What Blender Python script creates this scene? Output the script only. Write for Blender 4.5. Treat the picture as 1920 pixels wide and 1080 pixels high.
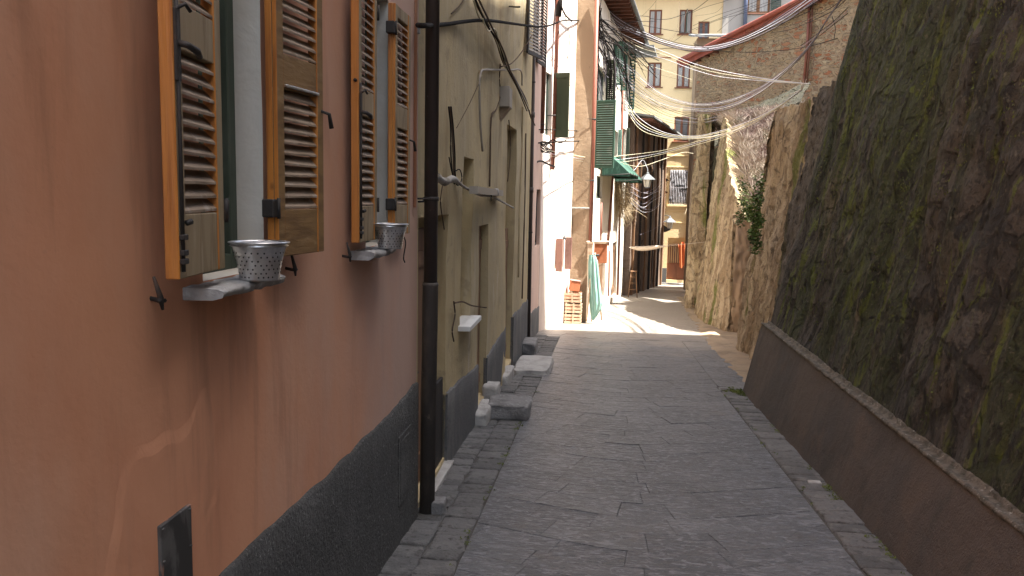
import bpy, math, random
from mathutils import Vector, Matrix, noise
random.seed(7)
RAD = math.radians
sc = bpy.context.scene
for o in list(bpy.data.objects):
    bpy.data.objects.remove(o)
COL = sc.collection

# ------------------------------------------------------------------ camera
FPX, EYE, SLOPE = 1493.0, 2.1, 0.054           # focal length in photo pixels, eye height, fall of the street
Yc = Vector((173, 171, -1493)).normalized()
Zc = Vector((0.02, 1, (0.02*173+171)/1493)).normalized()
Xc = Yc.cross(Zc).normalized()
R3 = Matrix((Xc, Yc, Zc))                      # camera -> world
cam_d = bpy.data.cameras.new('camera')
cam = bpy.data.objects.new('camera', cam_d)
COL.objects.link(cam)
cam.matrix_world = Matrix.Translation((0, 0, EYE)) @ R3.to_4x4()
cam_d.sensor_width = 36
cam_d.lens = 36*FPX/1920
cam_d.clip_start = 0.05
cam_d.clip_end = 2000
sc.camera = cam

# ------------------------------------------------------------------ light
SUN = Vector((1, -0.26, 0)).normalized()
EL = RAD(65)
sdir = Vector((SUN.x*math.cos(EL), SUN.y*math.cos(EL), math.sin(EL)))
w = bpy.data.worlds.new('World')
sc.world = w
w.use_nodes = True
nt = w.node_tree
bg = nt.nodes['Background']
sky = nt.nodes.new('ShaderNodeTexSky')
sky.sky_type = 'NISHITA'
sky.sun_disc = False
sky.sun_elevation = EL
sky.sun_rotation = math.atan2(sdir.x, sdir.y)
sky.dust_density = 3.0
sky.ozone_density = 0.5
hsv = nt.nodes.new('ShaderNodeHueSaturation')          # hazy, nearly white Mediterranean sky
hsv.inputs['Saturation'].default_value = 0.68
nt.links.new(sky.outputs[0], hsv.inputs['Color'])
nt.links.new(hsv.outputs[0], bg.inputs[0])
bg.inputs[1].default_value = 0.10
sd = bpy.data.lights.new('sun', 'SUN')
sd.energy = 5.0
sd.angle = RAD(0.5)
sd.color = (1, 0.95, 0.87)
so = bpy.data.objects.new('sun', sd)
COL.objects.link(so)
so.rotation_euler = sdir.to_track_quat('Z', 'Y').to_euler()
sc.view_settings.view_transform = 'Standard'
sc.view_settings.look = 'None'
sc.view_settings.exposure = 2.3
sc.view_settings.gamma = 1
sc.render.engine = 'CYCLES'
sc.cycles.max_bounces = 8
sc.cycles.diffuse_bounces = 5

# ------------------------------------------------------------------ pixel -> place helpers (measuring only)
def ray(px, py):
    d = Vector((px-960, 540-py, -FPX))
    return R3 @ d
def P(px, py, y):                               # the point seen at (px,py) that stands y metres down the street
    d = ray(px, py)
    t = y/d.y
    return Vector((d.x*t, y, EYE+d.z*t))
def gz(y):
    y = max(y, -5)
    return -SLOPE*y if y < 40 else -SLOPE*40
def PG(px, py):
    d = ray(px, py)
    t = -EYE/(d.z+SLOPE*d.y)
    return Vector((d.x*t, d.y*t, EYE+d.z*t))

def PX(px, py, x):                              # the point seen at (px,py) on the plane x
    d = ray(px, py)
    t = x/d.x
    return Vector((x, d.y*t, EYE+d.z*t))

# ------------------------------------------------------------------ mesh builder
LOCS = {}
def N3(x, y, z):
    return noise.noise(Vector((x, y, z)))
def fb(x, y, z, o=4):
    return noise.fractal(Vector((x, y, z)), 1.0, 2.0, o)

class MB:
    def __init__(s):
        s.v = []; s.f = []; s.m = []; s.sm = []; s.T = None; s.attr = []
    def add(s, vs, fs, mi=0, smooth=False, a=None):
        b = len(s.v)
        for p in vs:
            p = Vector(p)
            if s.T: p = s.T @ p
            s.v.append(p)
        for k, f in enumerate(fs):
            s.f.append([b+i for i in f])
            s.m.append(mi[k] if isinstance(mi, (list, tuple)) else mi)
            s.sm.append(smooth)
            s.attr.append(0.5 if a is None else a)
    def box(s, x0, x1, y0, y1, z0, z1, mi=(0, 0, 0), c=0.0, a=None):
        if isinstance(mi, int): mi = (mi, mi, mi)
        if x0 > x1: x0, x1 = x1, x0
        if y0 > y1: y0, y1 = y1, y0
        if z0 > z1: z0, z1 = z1, z0
        if c <= 0 or min(x1-x0, y1-y0, z1-z0) < 2.2*c:
            vs = [(x, y, z) for x in (x0, x1) for y in (y0, y1) for z in (z0, z1)]
            fs = [(0, 1, 3, 2), (4, 6, 7, 5), (0, 4, 5, 1), (2, 3, 7, 6), (0, 2, 6, 4), (1, 5, 7, 3)]
            s.add(vs, fs, [mi[0], mi[0], mi[1], mi[1], mi[2], mi[2]], a=a)
            return
        vs = []; idx = {}
        X = (x0, x1); Y = (y0, y1); Z = (z0, z1)
        for i in (0, 1):
            for j in (0, 1):
                for k in (0, 1):
                    sx = c if i == 0 else -c; sy = c if j == 0 else -c; sz = c if k == 0 else -c
                    idx[i, j, k, 0] = len(vs); vs.append((X[i], Y[j]+sy, Z[k]+sz))
                    idx[i, j, k, 1] = len(vs); vs.append((X[i]+sx, Y[j], Z[k]+sz))
                    idx[i, j, k, 2] = len(vs); vs.append((X[i]+sx, Y[j]+sy, Z[k]))
        fs = []; ms = []
        def q(l, m, flip):
            fs.append(l[::-1] if flip else l); ms.append(m)
        for i in (0, 1):
            q([idx[i, 0, 0, 0], idx[i, 0, 1, 0], idx[i, 1, 1, 0], idx[i, 1, 0, 0]], mi[0], i == 1)
            q([idx[0, i, 0, 1], idx[1, i, 0, 1], idx[1, i, 1, 1], idx[0, i, 1, 1]], mi[1], i == 1)
            q([idx[0, 0, i, 2], idx[0, 1, i, 2], idx[1, 1, i, 2], idx[1, 0, i, 2]], mi[2], i == 1)
        for i in (0, 1):
            for j in (0, 1):
                q([idx[i, j, 0, 0], idx[i, j, 1, 0], idx[i, j, 1, 1], idx[i, j, 0, 1]], mi[0], i == j)
                q([idx[i, 0, j, 0], idx[i, 1, j, 0], idx[i, 1, j, 2], idx[i, 0, j, 2]], mi[0], i != j)
                q([idx[0, i, j, 1], idx[1, i, j, 1], idx[1, i, j, 2], idx[0, i, j, 2]], mi[1], i == j)
        for i in (0, 1):
            for j in (0, 1):
                for k in (0, 1):
                    q([idx[i, j, k, 0], idx[i, j, k, 1], idx[i, j, k, 2]], mi[0], (i+j+k) % 2 == 1)
        s.add(vs, fs, ms, a=a)
    def tube(s, pts, r, n=8, mi=0, caps=True, smooth=True):
        pts = [Vector(p) for p in pts]
        vs = []; fs = []
        up = Vector((0, 0, 1))
        for i, p in enumerate(pts):
            t = (pts[min(i+1, len(pts)-1)]-pts[max(i-1, 0)])
            if t.length < 1e-9: t = Vector((0, 0, 1))
            t.normalize()
            a = t.cross(up)
            if a.length < 0.05: a = t.cross(Vector((1, 0, 0)))
            a.normalize(); b = t.cross(a)
            rr = r[i] if isinstance(r, (list, tuple)) else r
            for k in range(n):
                an = 2*math.pi*k/n
                vs.append(p+a*math.cos(an)*rr+b*math.sin(an)*rr)
        for i in range(len(pts)-1):
            for k in range(n):
                k2 = (k+1) % n
                fs.append((i*n+k, i*n+k2, (i+1)*n+k2, (i+1)*n+k))
        if caps:
            fs.append(tuple(range(n))[::-1]); fs.append(tuple((len(pts)-1)*n+k for k in range(n)))
        s.add(vs, fs, mi, smooth)
    def lathe(s, prof, c, n=24, mi=0, smooth=True):
        vs = []; fs = []
        for (r, z) in prof:
            for k in range(n):
                an = 2*math.pi*k/n
                vs.append((c[0]+r*math.cos(an), c[1]+r*math.sin(an), c[2]+z))
        for i in range(len(prof)-1):
            for k in range(n):
                k2 = (k+1) % n
                fs.append((i*n+k, i*n+k2, (i+1)*n+k2, (i+1)*n+k))
        s.add(vs, fs, mi, smooth)
    def prism(s, poly, d, mi=0, a=None):            # poly: 3D points, extruded by vector d
        n = len(poly); d = Vector(d)
        vs = [Vector(p) for p in poly]+[Vector(p)+d for p in poly]
        fs = [tuple(range(n))[::-1], tuple(range(n, 2*n))]
        for k in range(n):
            k2 = (k+1) % n
            fs.append((k, k2, k2+n, k+n))
        s.add(vs, fs, mi, a=a)
    def grid(s, nu, nv, fn, mi=0, smooth=True):
        vs = [fn(i/nu, j/nv) for j in range(nv+1) for i in range(nu+1)]
        fs = [(j*(nu+1)+i, j*(nu+1)+i+1, (j+1)*(nu+1)+i+1, (j+1)*(nu+1)+i) for j in range(nv) for i in range(nu)]
        s.add(vs, fs, mi, smooth)
    def build(s, name, mats, parent=None, attr=False, origin=None):
        if not isinstance(mats, (list, tuple)): mats = [mats]
        if parent is not None:
            off = LOCS[parent.name]; base = Vector((0, 0, 0))
        else:
            xs = [p.x for p in s.v]; ys = [p.y for p in s.v]; zs = [p.z for p in s.v]
            base = Vector(((min(xs)+max(xs))/2, (min(ys)+max(ys))/2, min(zs)))
            if origin is not None: base = Vector(origin)
            off = base
        me = bpy.data.meshes.new(name)
        me.from_pydata([tuple(p-off) for p in s.v], [], s.f)
        for m_ in mats: me.materials.append(m_)
        me.polygons.foreach_set('material_index', s.m)
        me.polygons.foreach_set('use_smooth', s.sm)
        if attr:
            at = me.attributes.new('rnd', 'FLOAT', 'FACE')
            at.data.foreach_set('value', s.attr)
        me.update()
        o = bpy.data.objects.new(name, me)
        COL.objects.link(o)
        if parent is not None:
            o.parent = parent
        else:
            o.location = base
        LOCS[o.name] = off
        return o

def tag(o, label, cat, group=None, kind=None):
    o['label'] = label; o['category'] = cat
    if group: o['group'] = group
    if kind: o['kind'] = kind
    return o
def thing(name, loc, label, cat, group=None):
    o = bpy.data.objects.new(name, None)
    o.empty_display_size = 0.2
    COL.objects.link(o)
    o.location = loc
    LOCS[o.name] = Vector(loc)
    return tag(o, label, cat, group)
def struct(o):
    o['kind'] = 'structure'
    return o

# ------------------------------------------------------------------ materials
def mix(n, l, a, b, fac):
    m = n.new('ShaderNodeMix'); m.data_type = 'RGBA'
    if isinstance(a, tuple): m.inputs[6].default_value = (*a, 1)
    else: l.new(a, m.inputs[6])
    if isinstance(b, tuple): m.inputs[7].default_value = (*b, 1)
    else: l.new(b, m.inputs[7])
    if isinstance(fac, float): m.inputs[0].default_value = fac
    else: l.new(fac, m.inputs[0])
    return m.outputs[2]
def MT(name, base, rough=0.9, layers=(), bumps=(), metal=0.0, attr=None, spec=0.5, vor=None, sss=None, zramp=None):
    """layers: (scale, stretch(x,y,z), colour, lo, hi, detail, opacity); bumps: (scale, stretch, distance, detail)"""
    m = bpy.data.materials.new(name); m.use_nodes = True
    n = m.node_tree.nodes; l = m.node_tree.links
    b = n['Principled BSDF']
    b.inputs['Roughness'].default_value = rough
    b.inputs['Metallic'].default_value = metal
    b.inputs['Specular IOR Level'].default_value = spec
    tc = n.new('ShaderNodeTexCoord')
    def mapped(st, seed=0.0):
        mp = n.new('ShaderNodeMapping')
        mp.inputs['Scale'].default_value = st
        mp.inputs['Location'].default_value = (seed*3.7, seed*1.3, seed*2.1)
        l.new(tc.outputs['Object'], mp.inputs[0])
        return mp.outputs[0]
    def noi(scale, st, det, seed, dist=0.0, rg=0.6):
        t = n.new('ShaderNodeTexNoise')
        t.inputs['Scale'].default_value = scale
        t.inputs['Detail'].default_value = det
        t.inputs['Roughness'].default_value = rg
        t.inputs['Distortion'].default_value = dist
        l.new(mapped(st, seed), t.inputs['Vector'])
        return t.outputs['Fac']
    cur = base
    hgt = None
    if vor:      # (scale, stretch, colour list, mortar colour, mortar width, bump)
        s_, st, cols, mort, wd, vb = vor
        dn = n.new('ShaderNodeTexNoise'); dn.inputs['Scale'].default_value = s_*1.3; dn.inputs['Detail'].default_value = 3
        mp = mapped(st); l.new(mp, dn.inputs['Vector'])
        ad = n.new('ShaderNodeVectorMath'); ad.operation = 'MULTIPLY_ADD'
        l.new(dn.outputs['Color'], ad.inputs[0]); ad.inputs[1].default_value = (0.35/s_*2,)*3; l.new(mp, ad.inputs[2])
        v1 = n.new('ShaderNodeTexVoronoi'); v1.inputs['Scale'].default_value = s_
        v2 = n.new('ShaderNodeTexVoronoi'); v2.feature = 'DISTANCE_TO_EDGE'; v2.inputs['Scale'].default_value = s_
        l.new(ad.outputs[0], v1.inputs['Vector']); l.new(ad.outputs[0], v2.inputs['Vector'])
        sp = n.new('ShaderNodeSeparateColor'); l.new(v1.outputs['Color'], sp.inputs[0])
        cr = n.new('ShaderNodeValToRGB'); cr.color_ramp.interpolation = 'CONSTANT'
        e = cr.color_ramp.elements
        e[0].position = 0; e[0].color = (*cols[0], 1)
        e[1].position = 1/len(cols); e[1].color = (*cols[1], 1)
        for k in range(2, len(cols)):
            q = e.new(k/len(cols)); q.color = (*cols[k], 1)
        l.new(sp.outputs[0], cr.inputs[0])
        rm = n.new('ShaderNodeMapRange'); rm.inputs[1].default_value = wd*0.4; rm.inputs[2].default_value = wd
        l.new(v2.outputs['Distance'], rm.inputs[0])
        cur = mix(n, l, mort, cr.outputs[0], rm.outputs[0])
        hgt = (rm.outputs[0], vb)
    if attr:     # per-stone tone: (colour A, colour B)
        at = n.new('ShaderNodeAttribute'); at.attribute_name = 'rnd'
        cur = mix(n, l, attr[0], attr[1], at.outputs['Fac'])
    for k, L in enumerate(layers):
        scale, st, colr, lo, hi, det, op = L[:7]
        f = noi(scale, st, det, k+1.0+len(name), L[7] if len(L) > 7 else 0.0)
        r = n.new('ShaderNodeMapRange'); r.interpolation_type = 'SMOOTHSTEP'
        r.inputs[1].default_value = lo; r.inputs[2].default_value = hi; r.inputs[4].default_value = op
        l.new(f, r.inputs[0])
        cur = mix(n, l, cur, colr, r.outputs[0])
    if zramp:    # tint that grows along one axis: (z0, z1, colour, opacity, noise scale)
        z0, z1, colr, op, ns = zramp[:5]
        sx = n.new('ShaderNodeSeparateXYZ'); l.new(tc.outputs['Object'], sx.inputs[0])
        f = noi(ns, (1, 1, 0.5), 4, 9.0)
        ma = n.new('ShaderNodeMath'); ma.operation = 'MULTIPLY_ADD'; ma.inputs[1].default_value = abs(z1-z0)*1.6
        l.new(f, ma.inputs[0]); l.new(sx.outputs[zramp[5] if len(zramp) > 5 else 2], ma.inputs[2])
        r = n.new('ShaderNodeMapRange'); r.inputs[1].default_value = z0+abs(z1-z0)*0.8; r.inputs[2].default_value = z1+abs(z1-z0)*0.8
        r.inputs[3].default_value = 0; r.inputs[4].default_value = op
        l.new(ma.outputs[0], r.inputs[0])
        cur = mix(n, l, cur, colr, r.outputs[0])
    if isinstance(cur, tuple): b.inputs['Base Color'].default_value = (*cur, 1)
    else: l.new(cur, b.inputs['Base Color'])
    prev = None
    if hgt:
        bn = n.new('ShaderNodeBump'); bn.inputs['Distance'].default_value = hgt[1]
        l.new(hgt[0], bn.inputs['Height']); prev = bn.outputs[0]
    for k, (scale, st, dist, det) in enumerate(bumps):
        f = noi(scale, st, det, 20.0+k+len(name), 0.3)
        bn = n.new('ShaderNodeBump'); bn.inputs['Distance'].default_value = dist
        l.new(f, bn.inputs['Height'])
        if prev: l.new(prev, bn.inputs['Normal'])
        prev = bn.outputs[0]
    if prev: l.new(prev, b.inputs['Normal'])
    return m

I3 = (1, 1, 1)
m_pink = MT('salmon_plaster', (0.63, 0.30, 0.17), 0.92,
            [(1.1, (1, 1, .6), (0.55, 0.235, 0.125), .42, .62, 5, .6), (0.9, (1, 1.2, .5), (0.60, 0.35, 0.235), .45, .68, 5, .7),
             (3.0, (1, 2, .22), (0.33, 0.155, 0.085), .52, .72, 6, .55), (9, (1, 1, .15), (0.62, 0.36, 0.26), .6, .8, 4, .3), (45, I3, (0.34, 0.18, 0.12), .64, .8, 3, .2)],
            [(3, I3, .006, 4), (40, I3, .0012, 4)], zramp=(2.2, 4.2, (0.46, 0.335, 0.28), .8, 1.2, 1))
m_pinkdull = MT('patched_plaster', (0.45, 0.205, 0.118), 0.92, [(2.5, I3, (0.46, 0.20, 0.12), .4, .65, 5, .6), (6, (1, 1, .3), (0.5, 0.26, 0.17), .55, .75, 4, .5)], [(8, I3, .004, 5), (60, I3, .0015, 4)])
m_plinth = MT('dark_roughcast', (0.062, 0.061, 0.058), 0.95,
              [(2.0, I3, (0.095, 0.094, 0.09), .45, .7, 5, .8), (55, I3, (0.26, 0.26, 0.25), .58, .72, 3, .7), (70, I3, (0.02, 0.02, 0.02), .55, .7, 3, .7)],
              [(50, I3, .02, 5), (8, I3, .02, 3)])
m_cream = MT('cream_plaster', (0.48, 0.38, 0.21), 0.92,
             [(0.9, (1, 1, .4), (0.38, 0.31, 0.19), .4, .65, 5, .8), (1.5, (1, 1.5, .2), (0.25, 0.17, 0.08), .5, .72, 8, .7, .6), (2.5, (1, 1.3, .25), (0.54, 0.47, 0.35), .54, .72, 8, .6, .8), (5, I3, (0.3, 0.24, 0.15), .56, .68, 9, .6),
              (12, (1, 1, .25), (0.2, 0.16, 0.1), .62, .8, 5, .5)],
             [(2, I3, .03, 4), (50, I3, .004, 4)])
m_ochre = MT('ochre_plaster', (0.42, 0.27, 0.11), 0.92, [(3, (1, 1, .3), (0.3, 0.2, 0.1), .45, .7, 5, .7)], [(40, I3, .004, 4)])
m_plinth2 = MT('dark_cement', (0.10, 0.10, 0.10), 0.9, [(3, (1, 1, .4), (0.17, 0.165, 0.155), .45, .7, 5, .8), (30, I3, (0.04, 0.04, 0.04), .55, .7, 3, .6)], [(30, I3, .01, 5)])
m_rose = MT('pale_rose_plaster', (0.62, 0.44, 0.36), 0.92, [(1.3, (1, 1, .4), (0.5, 0.34, 0.27), .45, .7, 5, .7), (3, (1, 3, .12), (0.3, 0.2, 0.16), .58, .8, 5, .5)], [(30, I3, .006, 4)])
m_pale = MT('chalky_pink_plaster', (0.76, 0.65, 0.57), 0.92, [(1.2, (1, 1, .4), (0.62, 0.5, 0.42), .45, .7, 5, .8), (3, (1, 2, .15), (0.36, 0.27, 0.2), .58, .78, 5, .6), (9, (1, 1, .3), (0.36, 0.32, 0.26), .66, .8, 5, .6)], [(20, I3, .008, 4)])
m_beige = MT('weathered_beige_plaster', (0.33, 0.235, 0.15), 0.93, [(1.3, (1, 1, .5), (0.23, 0.165, 0.105), .42, .66, 6, .9), (2.6, (1, 1, .4), (0.44, 0.33, 0.23), .55, .72, 5, .7), (7, (1, 1, .5), (0.12, 0.09, 0.06), .62, .8, 5, .7)], [(10, I3, .008, 5), (50, I3, .003, 4)])
m_white = MT('whitewashed_plaster', (0.76, 0.70, 0.60), 0.92, [(1.5, (1, 1, .3), (0.6, 0.54, 0.45), .48, .7, 5, .8), (3, (1, 2.5, .1), (0.33, 0.25, 0.17), .6, .76, 5, .75)], [(14, I3, .01, 5)])
m_brownwall = MT('brown_plaster', (0.17, 0.115, 0.08), 0.93, [(2, (1, 1, .25), (0.09, 0.062, 0.045), .42, .66, 5, .9), (4, (1, 1, .2), (0.26, 0.19, 0.14), .58, .75, 5, .6)], [(12, I3, .02, 4)])
m_yellow = MT('yellow_plaster', (0.80, 0.63, 0.36), 0.9, [(0.5, (1, 1, .5), (0.72, 0.56, 0.31), .42, .65, 5, .8), (1.6, (2, 1, .12), (0.5, 0.39, 0.22), .56, .78, 5, .45)], [(10, I3, .008, 4)])
m_greyw = MT('grey_plaster', (0.40, 0.37, 0.33), 0.9, [(0.7, (1, 1, .4), (0.32, 0.295, 0.26), .45, .65, 5, .8)], [(10, I3, .008, 4)])
m_rubble = MT('rubble_stone', (0.3, 0.2, 0.12), 0.95, [(1.6, I3, (0.40, 0.29, 0.17), .43, .60, 8, .85, .8), (0.5, I3, (0.22, 0.15, 0.09), .5, .7, 4, .5), (10, I3, (0.10, 0.06, 0.035), .56, .70, 7, .8, .8), (25, I3, (0.5, 0.4, 0.27), .62, .76, 5, .5)],
              [(12, I3, .05, 7)], vor=(3.3, (1, 1, 2.2), [(0.36, 0.25, 0.14), (0.42, 0.31, 0.19), (0.33, 0.13, 0.06), (0.28, 0.19, 0.12), (0.44, 0.34, 0.21), (0.32, 0.2, 0.12), (0.37, 0.16, 0.08)], (0.37, 0.27, 0.165), .16, .05))
m_moss = MT('mossy_rock', (0.056, 0.048, 0.038), 0.95,
            [(0.9, (1, 1, .25), (0.080, 0.068, 0.052), .45, .62, 8, .6, .6), (0.7, (1, 1.1, .2), (0.040, 0.050, 0.014), .47, .56, 10, .8, .8), (1.5, (1, 1.5, .10), (0.10, 0.12, 0.012), .55, .62, 12, .8, 1.0), (4.5, (1, 1.4, .3), (0.09, 0.11, 0.014), .585, .64, 12, .85, 1.0),
             (1.3, (1, 1.4, .15), (0.17, 0.135, 0.095), .57, .64, 10, .75, .6), (9, (1, 1, .6), (0.016, 0.013, 0.010), .52, .61, 10, .8, .8), (26, (1, 1, .8), (0.14, 0.125, 0.085), .58, .68, 7, .7), (24, (1, 1, .7), (0.015, 0.012, 0.009), .54, .62, 6, .7, .5), (60, I3, (0.22, 0.21, 0.185), .66, .74, 4, .6)],
            [(5, (1, 1, .5), .07, 10), (30, (1, 1, .8), .035, 8), (90, I3, .012, 5)],
            vor=(2.6, (1, 1, .8), [(0.055, 0.047, 0.038), (0.085, 0.075, 0.062), (0.045, 0.04, 0.033), (0.075, 0.062, 0.048), (0.06, 0.055, 0.05)], (0.022, 0.019, 0.015), .10, .05))
m_mossplinth = MT('brown_cement_render', (0.085, 0.066, 0.055), 0.93, [(0.8, I3, (0.060, 0.052, 0.048), .4, .62, 5, .9), (2.5, I3, (0.11, 0.078, 0.058), .52, .7, 6, .6), (5, (1, 1, .3), (0.04, 0.035, 0.03), .56, .7, 7, .6), (70, I3, (0.19, 0.16, 0.135), .60, .76, 3, .7), (90, I3, (0.02, 0.016, 0.014), .58, .72, 3, .6)], [(70, I3, .01, 5), (6, I3, .02, 4)])
m_ledge = MT('pale_lime_edge', (0.12, 0.10, 0.078), 0.95, [(12, I3, (0.05, 0.045, 0.033), .42, .6, 6, .9), (30, I3, (0.32, 0.31, 0.27), .58, .72, 5, .8)], [(40, I3, .02, 5)])
m_tan = MT('streaked_tan_rock', (0.46, 0.345, 0.205), 0.95,
           [(1.2, (1, 1, .3), (0.29, 0.205, 0.12), .46, .60, 9, .75, .7), (2.5, (1, 1.4, .25), (0.58, 0.46, 0.31), .50, .62, 10, .7, .6), (0.9, (1, 1.3, .2), (0.13, 0.15, 0.022), .56, .62, 11, .9, .8), (7, (1, 1, .4), (0.12, 0.085, 0.05), .56, .64, 9, .75, .6), (22, (1, 1, .7), (0.6, 0.5, 0.36), .6, .7, 6, .5), (24, I3, (0.09, 0.065, 0.04), .57, .66, 6, .6)],
           [(4, (1, 1, .4), .12, 9), (18, (1, 1, .6), .06, 7), (60, I3, .02, 4)],
           vor=(2.2, (1, 1, .9), [(0.46, 0.345, 0.205), (0.36, 0.26, 0.15), (0.52, 0.41, 0.26), (0.40, 0.31, 0.2)], (0.29, 0.21, 0.125), .07, .035))
m_rockgrey = MT('dark_grey_rubble', (0.13, 0.11, 0.09), 0.95, [(4, (1, 1, .5), (0.22, 0.19, 0.155), .5, .66, 9, .8, .5), (1.0, (1, 1, .3), (0.11, 0.10, 0.03), .53, .66, 8, .8, .6), (14, (1, 1, .6), (0.03, 0.026, 0.02), .50, .64, 8, .9)], [(7, (1, 1, .6), .15, 9), (30, I3, .05, 6)])
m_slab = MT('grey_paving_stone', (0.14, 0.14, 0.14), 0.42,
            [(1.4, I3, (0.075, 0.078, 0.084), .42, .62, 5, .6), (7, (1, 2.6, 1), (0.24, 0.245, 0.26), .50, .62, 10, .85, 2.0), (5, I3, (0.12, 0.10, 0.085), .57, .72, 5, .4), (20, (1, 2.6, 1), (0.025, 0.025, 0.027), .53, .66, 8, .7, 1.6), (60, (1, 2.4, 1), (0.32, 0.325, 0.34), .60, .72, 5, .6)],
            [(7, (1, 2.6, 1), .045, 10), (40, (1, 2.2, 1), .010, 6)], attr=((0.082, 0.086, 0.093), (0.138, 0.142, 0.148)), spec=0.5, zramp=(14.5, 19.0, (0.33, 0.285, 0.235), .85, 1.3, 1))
m_cobble = MT('rounded_cobble', (0.17, 0.16, 0.15), 0.75, [(7, I3, (0.17, 0.165, 0.155), .5, .68, 8, .8), (16, I3, (0.045, 0.04, 0.035), .52, .68, 7, .8), (40, I3, (0.24, 0.235, 0.225), .62, .74, 5, .5)], [(12, I3, .04, 8), (45, I3, .015, 5)], attr=((0.085, 0.083, 0.08), (0.145, 0.14, 0.135)))
m_earth = MT('joint_earth', (0.055, 0.05, 0.042), 1.0, [(10, I3, (0.09, 0.08, 0.06), .45, .65, 6, .8), (1.6, I3, (0.035, 0.045, 0.015), .58, .7, 5, .5)], [(30, I3, .02, 5)])
m_mortar = MT('grey_joint_mortar', (0.075, 0.07, 0.062), 1.0, [(6, I3, (0.045, 0.042, 0.036), .45, .65, 6, .8), (30, I3, (0.13, 0.12, 0.105), .58, .72, 5, .6)], [(30, I3, .01, 5)])
m_sand = MT('sandy_verge', (0.30, 0.225, 0.15), 1.0, [(2, I3, (0.2, 0.15, 0.1), .45, .65, 6, .8), (30, I3, (0.4, 0.33, 0.25), .6, .75, 4, .6)], [(14, I3, .03, 6)])
m_hill = MT('dry_hill_soil', (0.20, 0.155, 0.12), 1.0, [(2, I3, (0.30, 0.25, 0.20), .45, .65, 8, .8), (5, I3, (0.11, 0.08, 0.065), .52, .66, 8, .8)], [(8, I3, .15, 9)])
m_dry = MT('dry_grass', (0.42, 0.35, 0.28), 0.9, [(1.5, I3, (0.24, 0.17, 0.15), .45, .6, 3, .9), (3, I3, (0.55, 0.50, 0.43), .52, .7, 3, .8), (2.2, I3, (0.11, 0.12, 0.05), .60, .68, 3, .6)])
m_leaf = MT('green_leaf', (0.075, 0.12, 0.022), 0.6, [(3, I3, (0.11, 0.17, 0.03), .45, .6, 3, .9), (5, I3, (0.03, 0.06, 0.012), .5, .7, 3, .8)])
m_mossleaf = MT('moss_leaf', (0.07, 0.095, 0.014), 0.8, [(3, I3, (0.11, 0.135, 0.02), .45, .6, 3, .9)])
m_orange = MT('varnished_pine', (0.50, 0.19, 0.035), 0.5, [(3, (6, 6, .35), (0.27, 0.085, 0.018), .45, .65, 6, .85, 1.0), (9, (6, 6, .2), (0.66, 0.30, 0.075), .55, .7, 5, .6), (5, I3, (0.14, 0.05, 0.015), .68, .78, 3, .8)], [(6, (8, 8, .3), .004, 5)])
m_khaki = MT('faded_shutter_wood', (0.30, 0.225, 0.13), 0.8, [(3, (4, 4, .5), (0.19, 0.13, 0.065), .45, .66, 6, .8, .8), (7, (3, 3, .4), (0.40, 0.33, 0.22), .55, .7, 5, .6), (26, I3, (0.10, 0.07, 0.04), .66, .78, 4, .7)], [(8, (6, 6, .5), .004, 5)])
m_brownsh = MT('brown_shutter_wood', (0.235, 0.135, 0.05), 0.7, [(3, (1, 1, 4), (0.15, 0.08, 0.03), .45, .66, 6, .8, .8), (6, (1, 1, 3), (0.33, 0.22, 0.11), .57, .72, 5, .6)], [(8, (1, 1, 5), .004, 5)])
m_slat = MT('dusty_louvre_wood', (0.27, 0.20, 0.14), 0.8, [(4, (1, 1, 3), (0.17, 0.115, 0.07), .45, .65, 5, .8), (14, I3, (0.40, 0.34, 0.28), .56, .72, 4, .7)], [(12, (1, 1, 4), .003, 4)])
m_reveal = MT('white_limewash', (0.60, 0.57, 0.51), 0.9, [(1.5, I3, (0.5, 0.44, 0.36), .45, .66, 5, .7), (9, (1, 1, .5), (0.2, 0.18, 0.16), .66, .76, 6, .7, 1.0)], [(6, I3, .01, 4)])
m_greenframe = MT('dark_green_paint', (0.05, 0.07, 0.05), 0.55, [(6, (1, 1, .3), (0.09, 0.11, 0.085), .5, .7, 4, .7)])
m_iron = MT('rusty_black_iron', (0.028, 0.024, 0.022), 0.65, [(14, I3, (0.10, 0.05, 0.028), .55, .72, 5, .7)], [(40, I3, .003, 4)], spec=.4)
m_pipe = MT('dark_brown_pipe', (0.05, 0.037, 0.032), 0.5, [(2, (1, 1, .3), (0.085, 0.06, 0.05), .45, .65, 5, .8), (14, I3, (0.15, 0.12, 0.1), .66, .76, 5, .7)], [(10, I3, .004, 3)], spec=.4)
m_pipelow = MT('scuffed_iron_pipe', (0.055, 0.045, 0.038), 0.7, [(3, (1, 1, .4), (0.13, 0.10, 0.075), .5, .66, 6, .8), (10, I3, (0.25, 0.2, 0.15), .66, .75, 5, .7)], [(16, I3, .008, 5)])
m_redpipe = MT('red_brown_pipe', (0.23, 0.075, 0.045), 0.55, [(3, (1, 1, .3), (0.15, 0.055, 0.035), .45, .66, 4, .8)])
m_galv = MT('galvanised_metal', (0.68, 0.68, 0.68), 0.3, [(10, I3, (0.30, 0.30, 0.31), .45, .65, 5, .7), (30, I3, (0.66, 0.65, 0.62), .58, .7, 4, .6)], [(20, I3, .004, 4)], metal=0.85)
m_hole = MT('dark_hole', (0.03, 0.03, 0.03), 0.9)
m_soil = MT('pale_grit_fill', (0.42, 0.42, 0.44), 0.9, [(25, I3, (0.2, 0.2, 0.2), .5, .66, 4, .8)], [(30, I3, .03, 4)])
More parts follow.
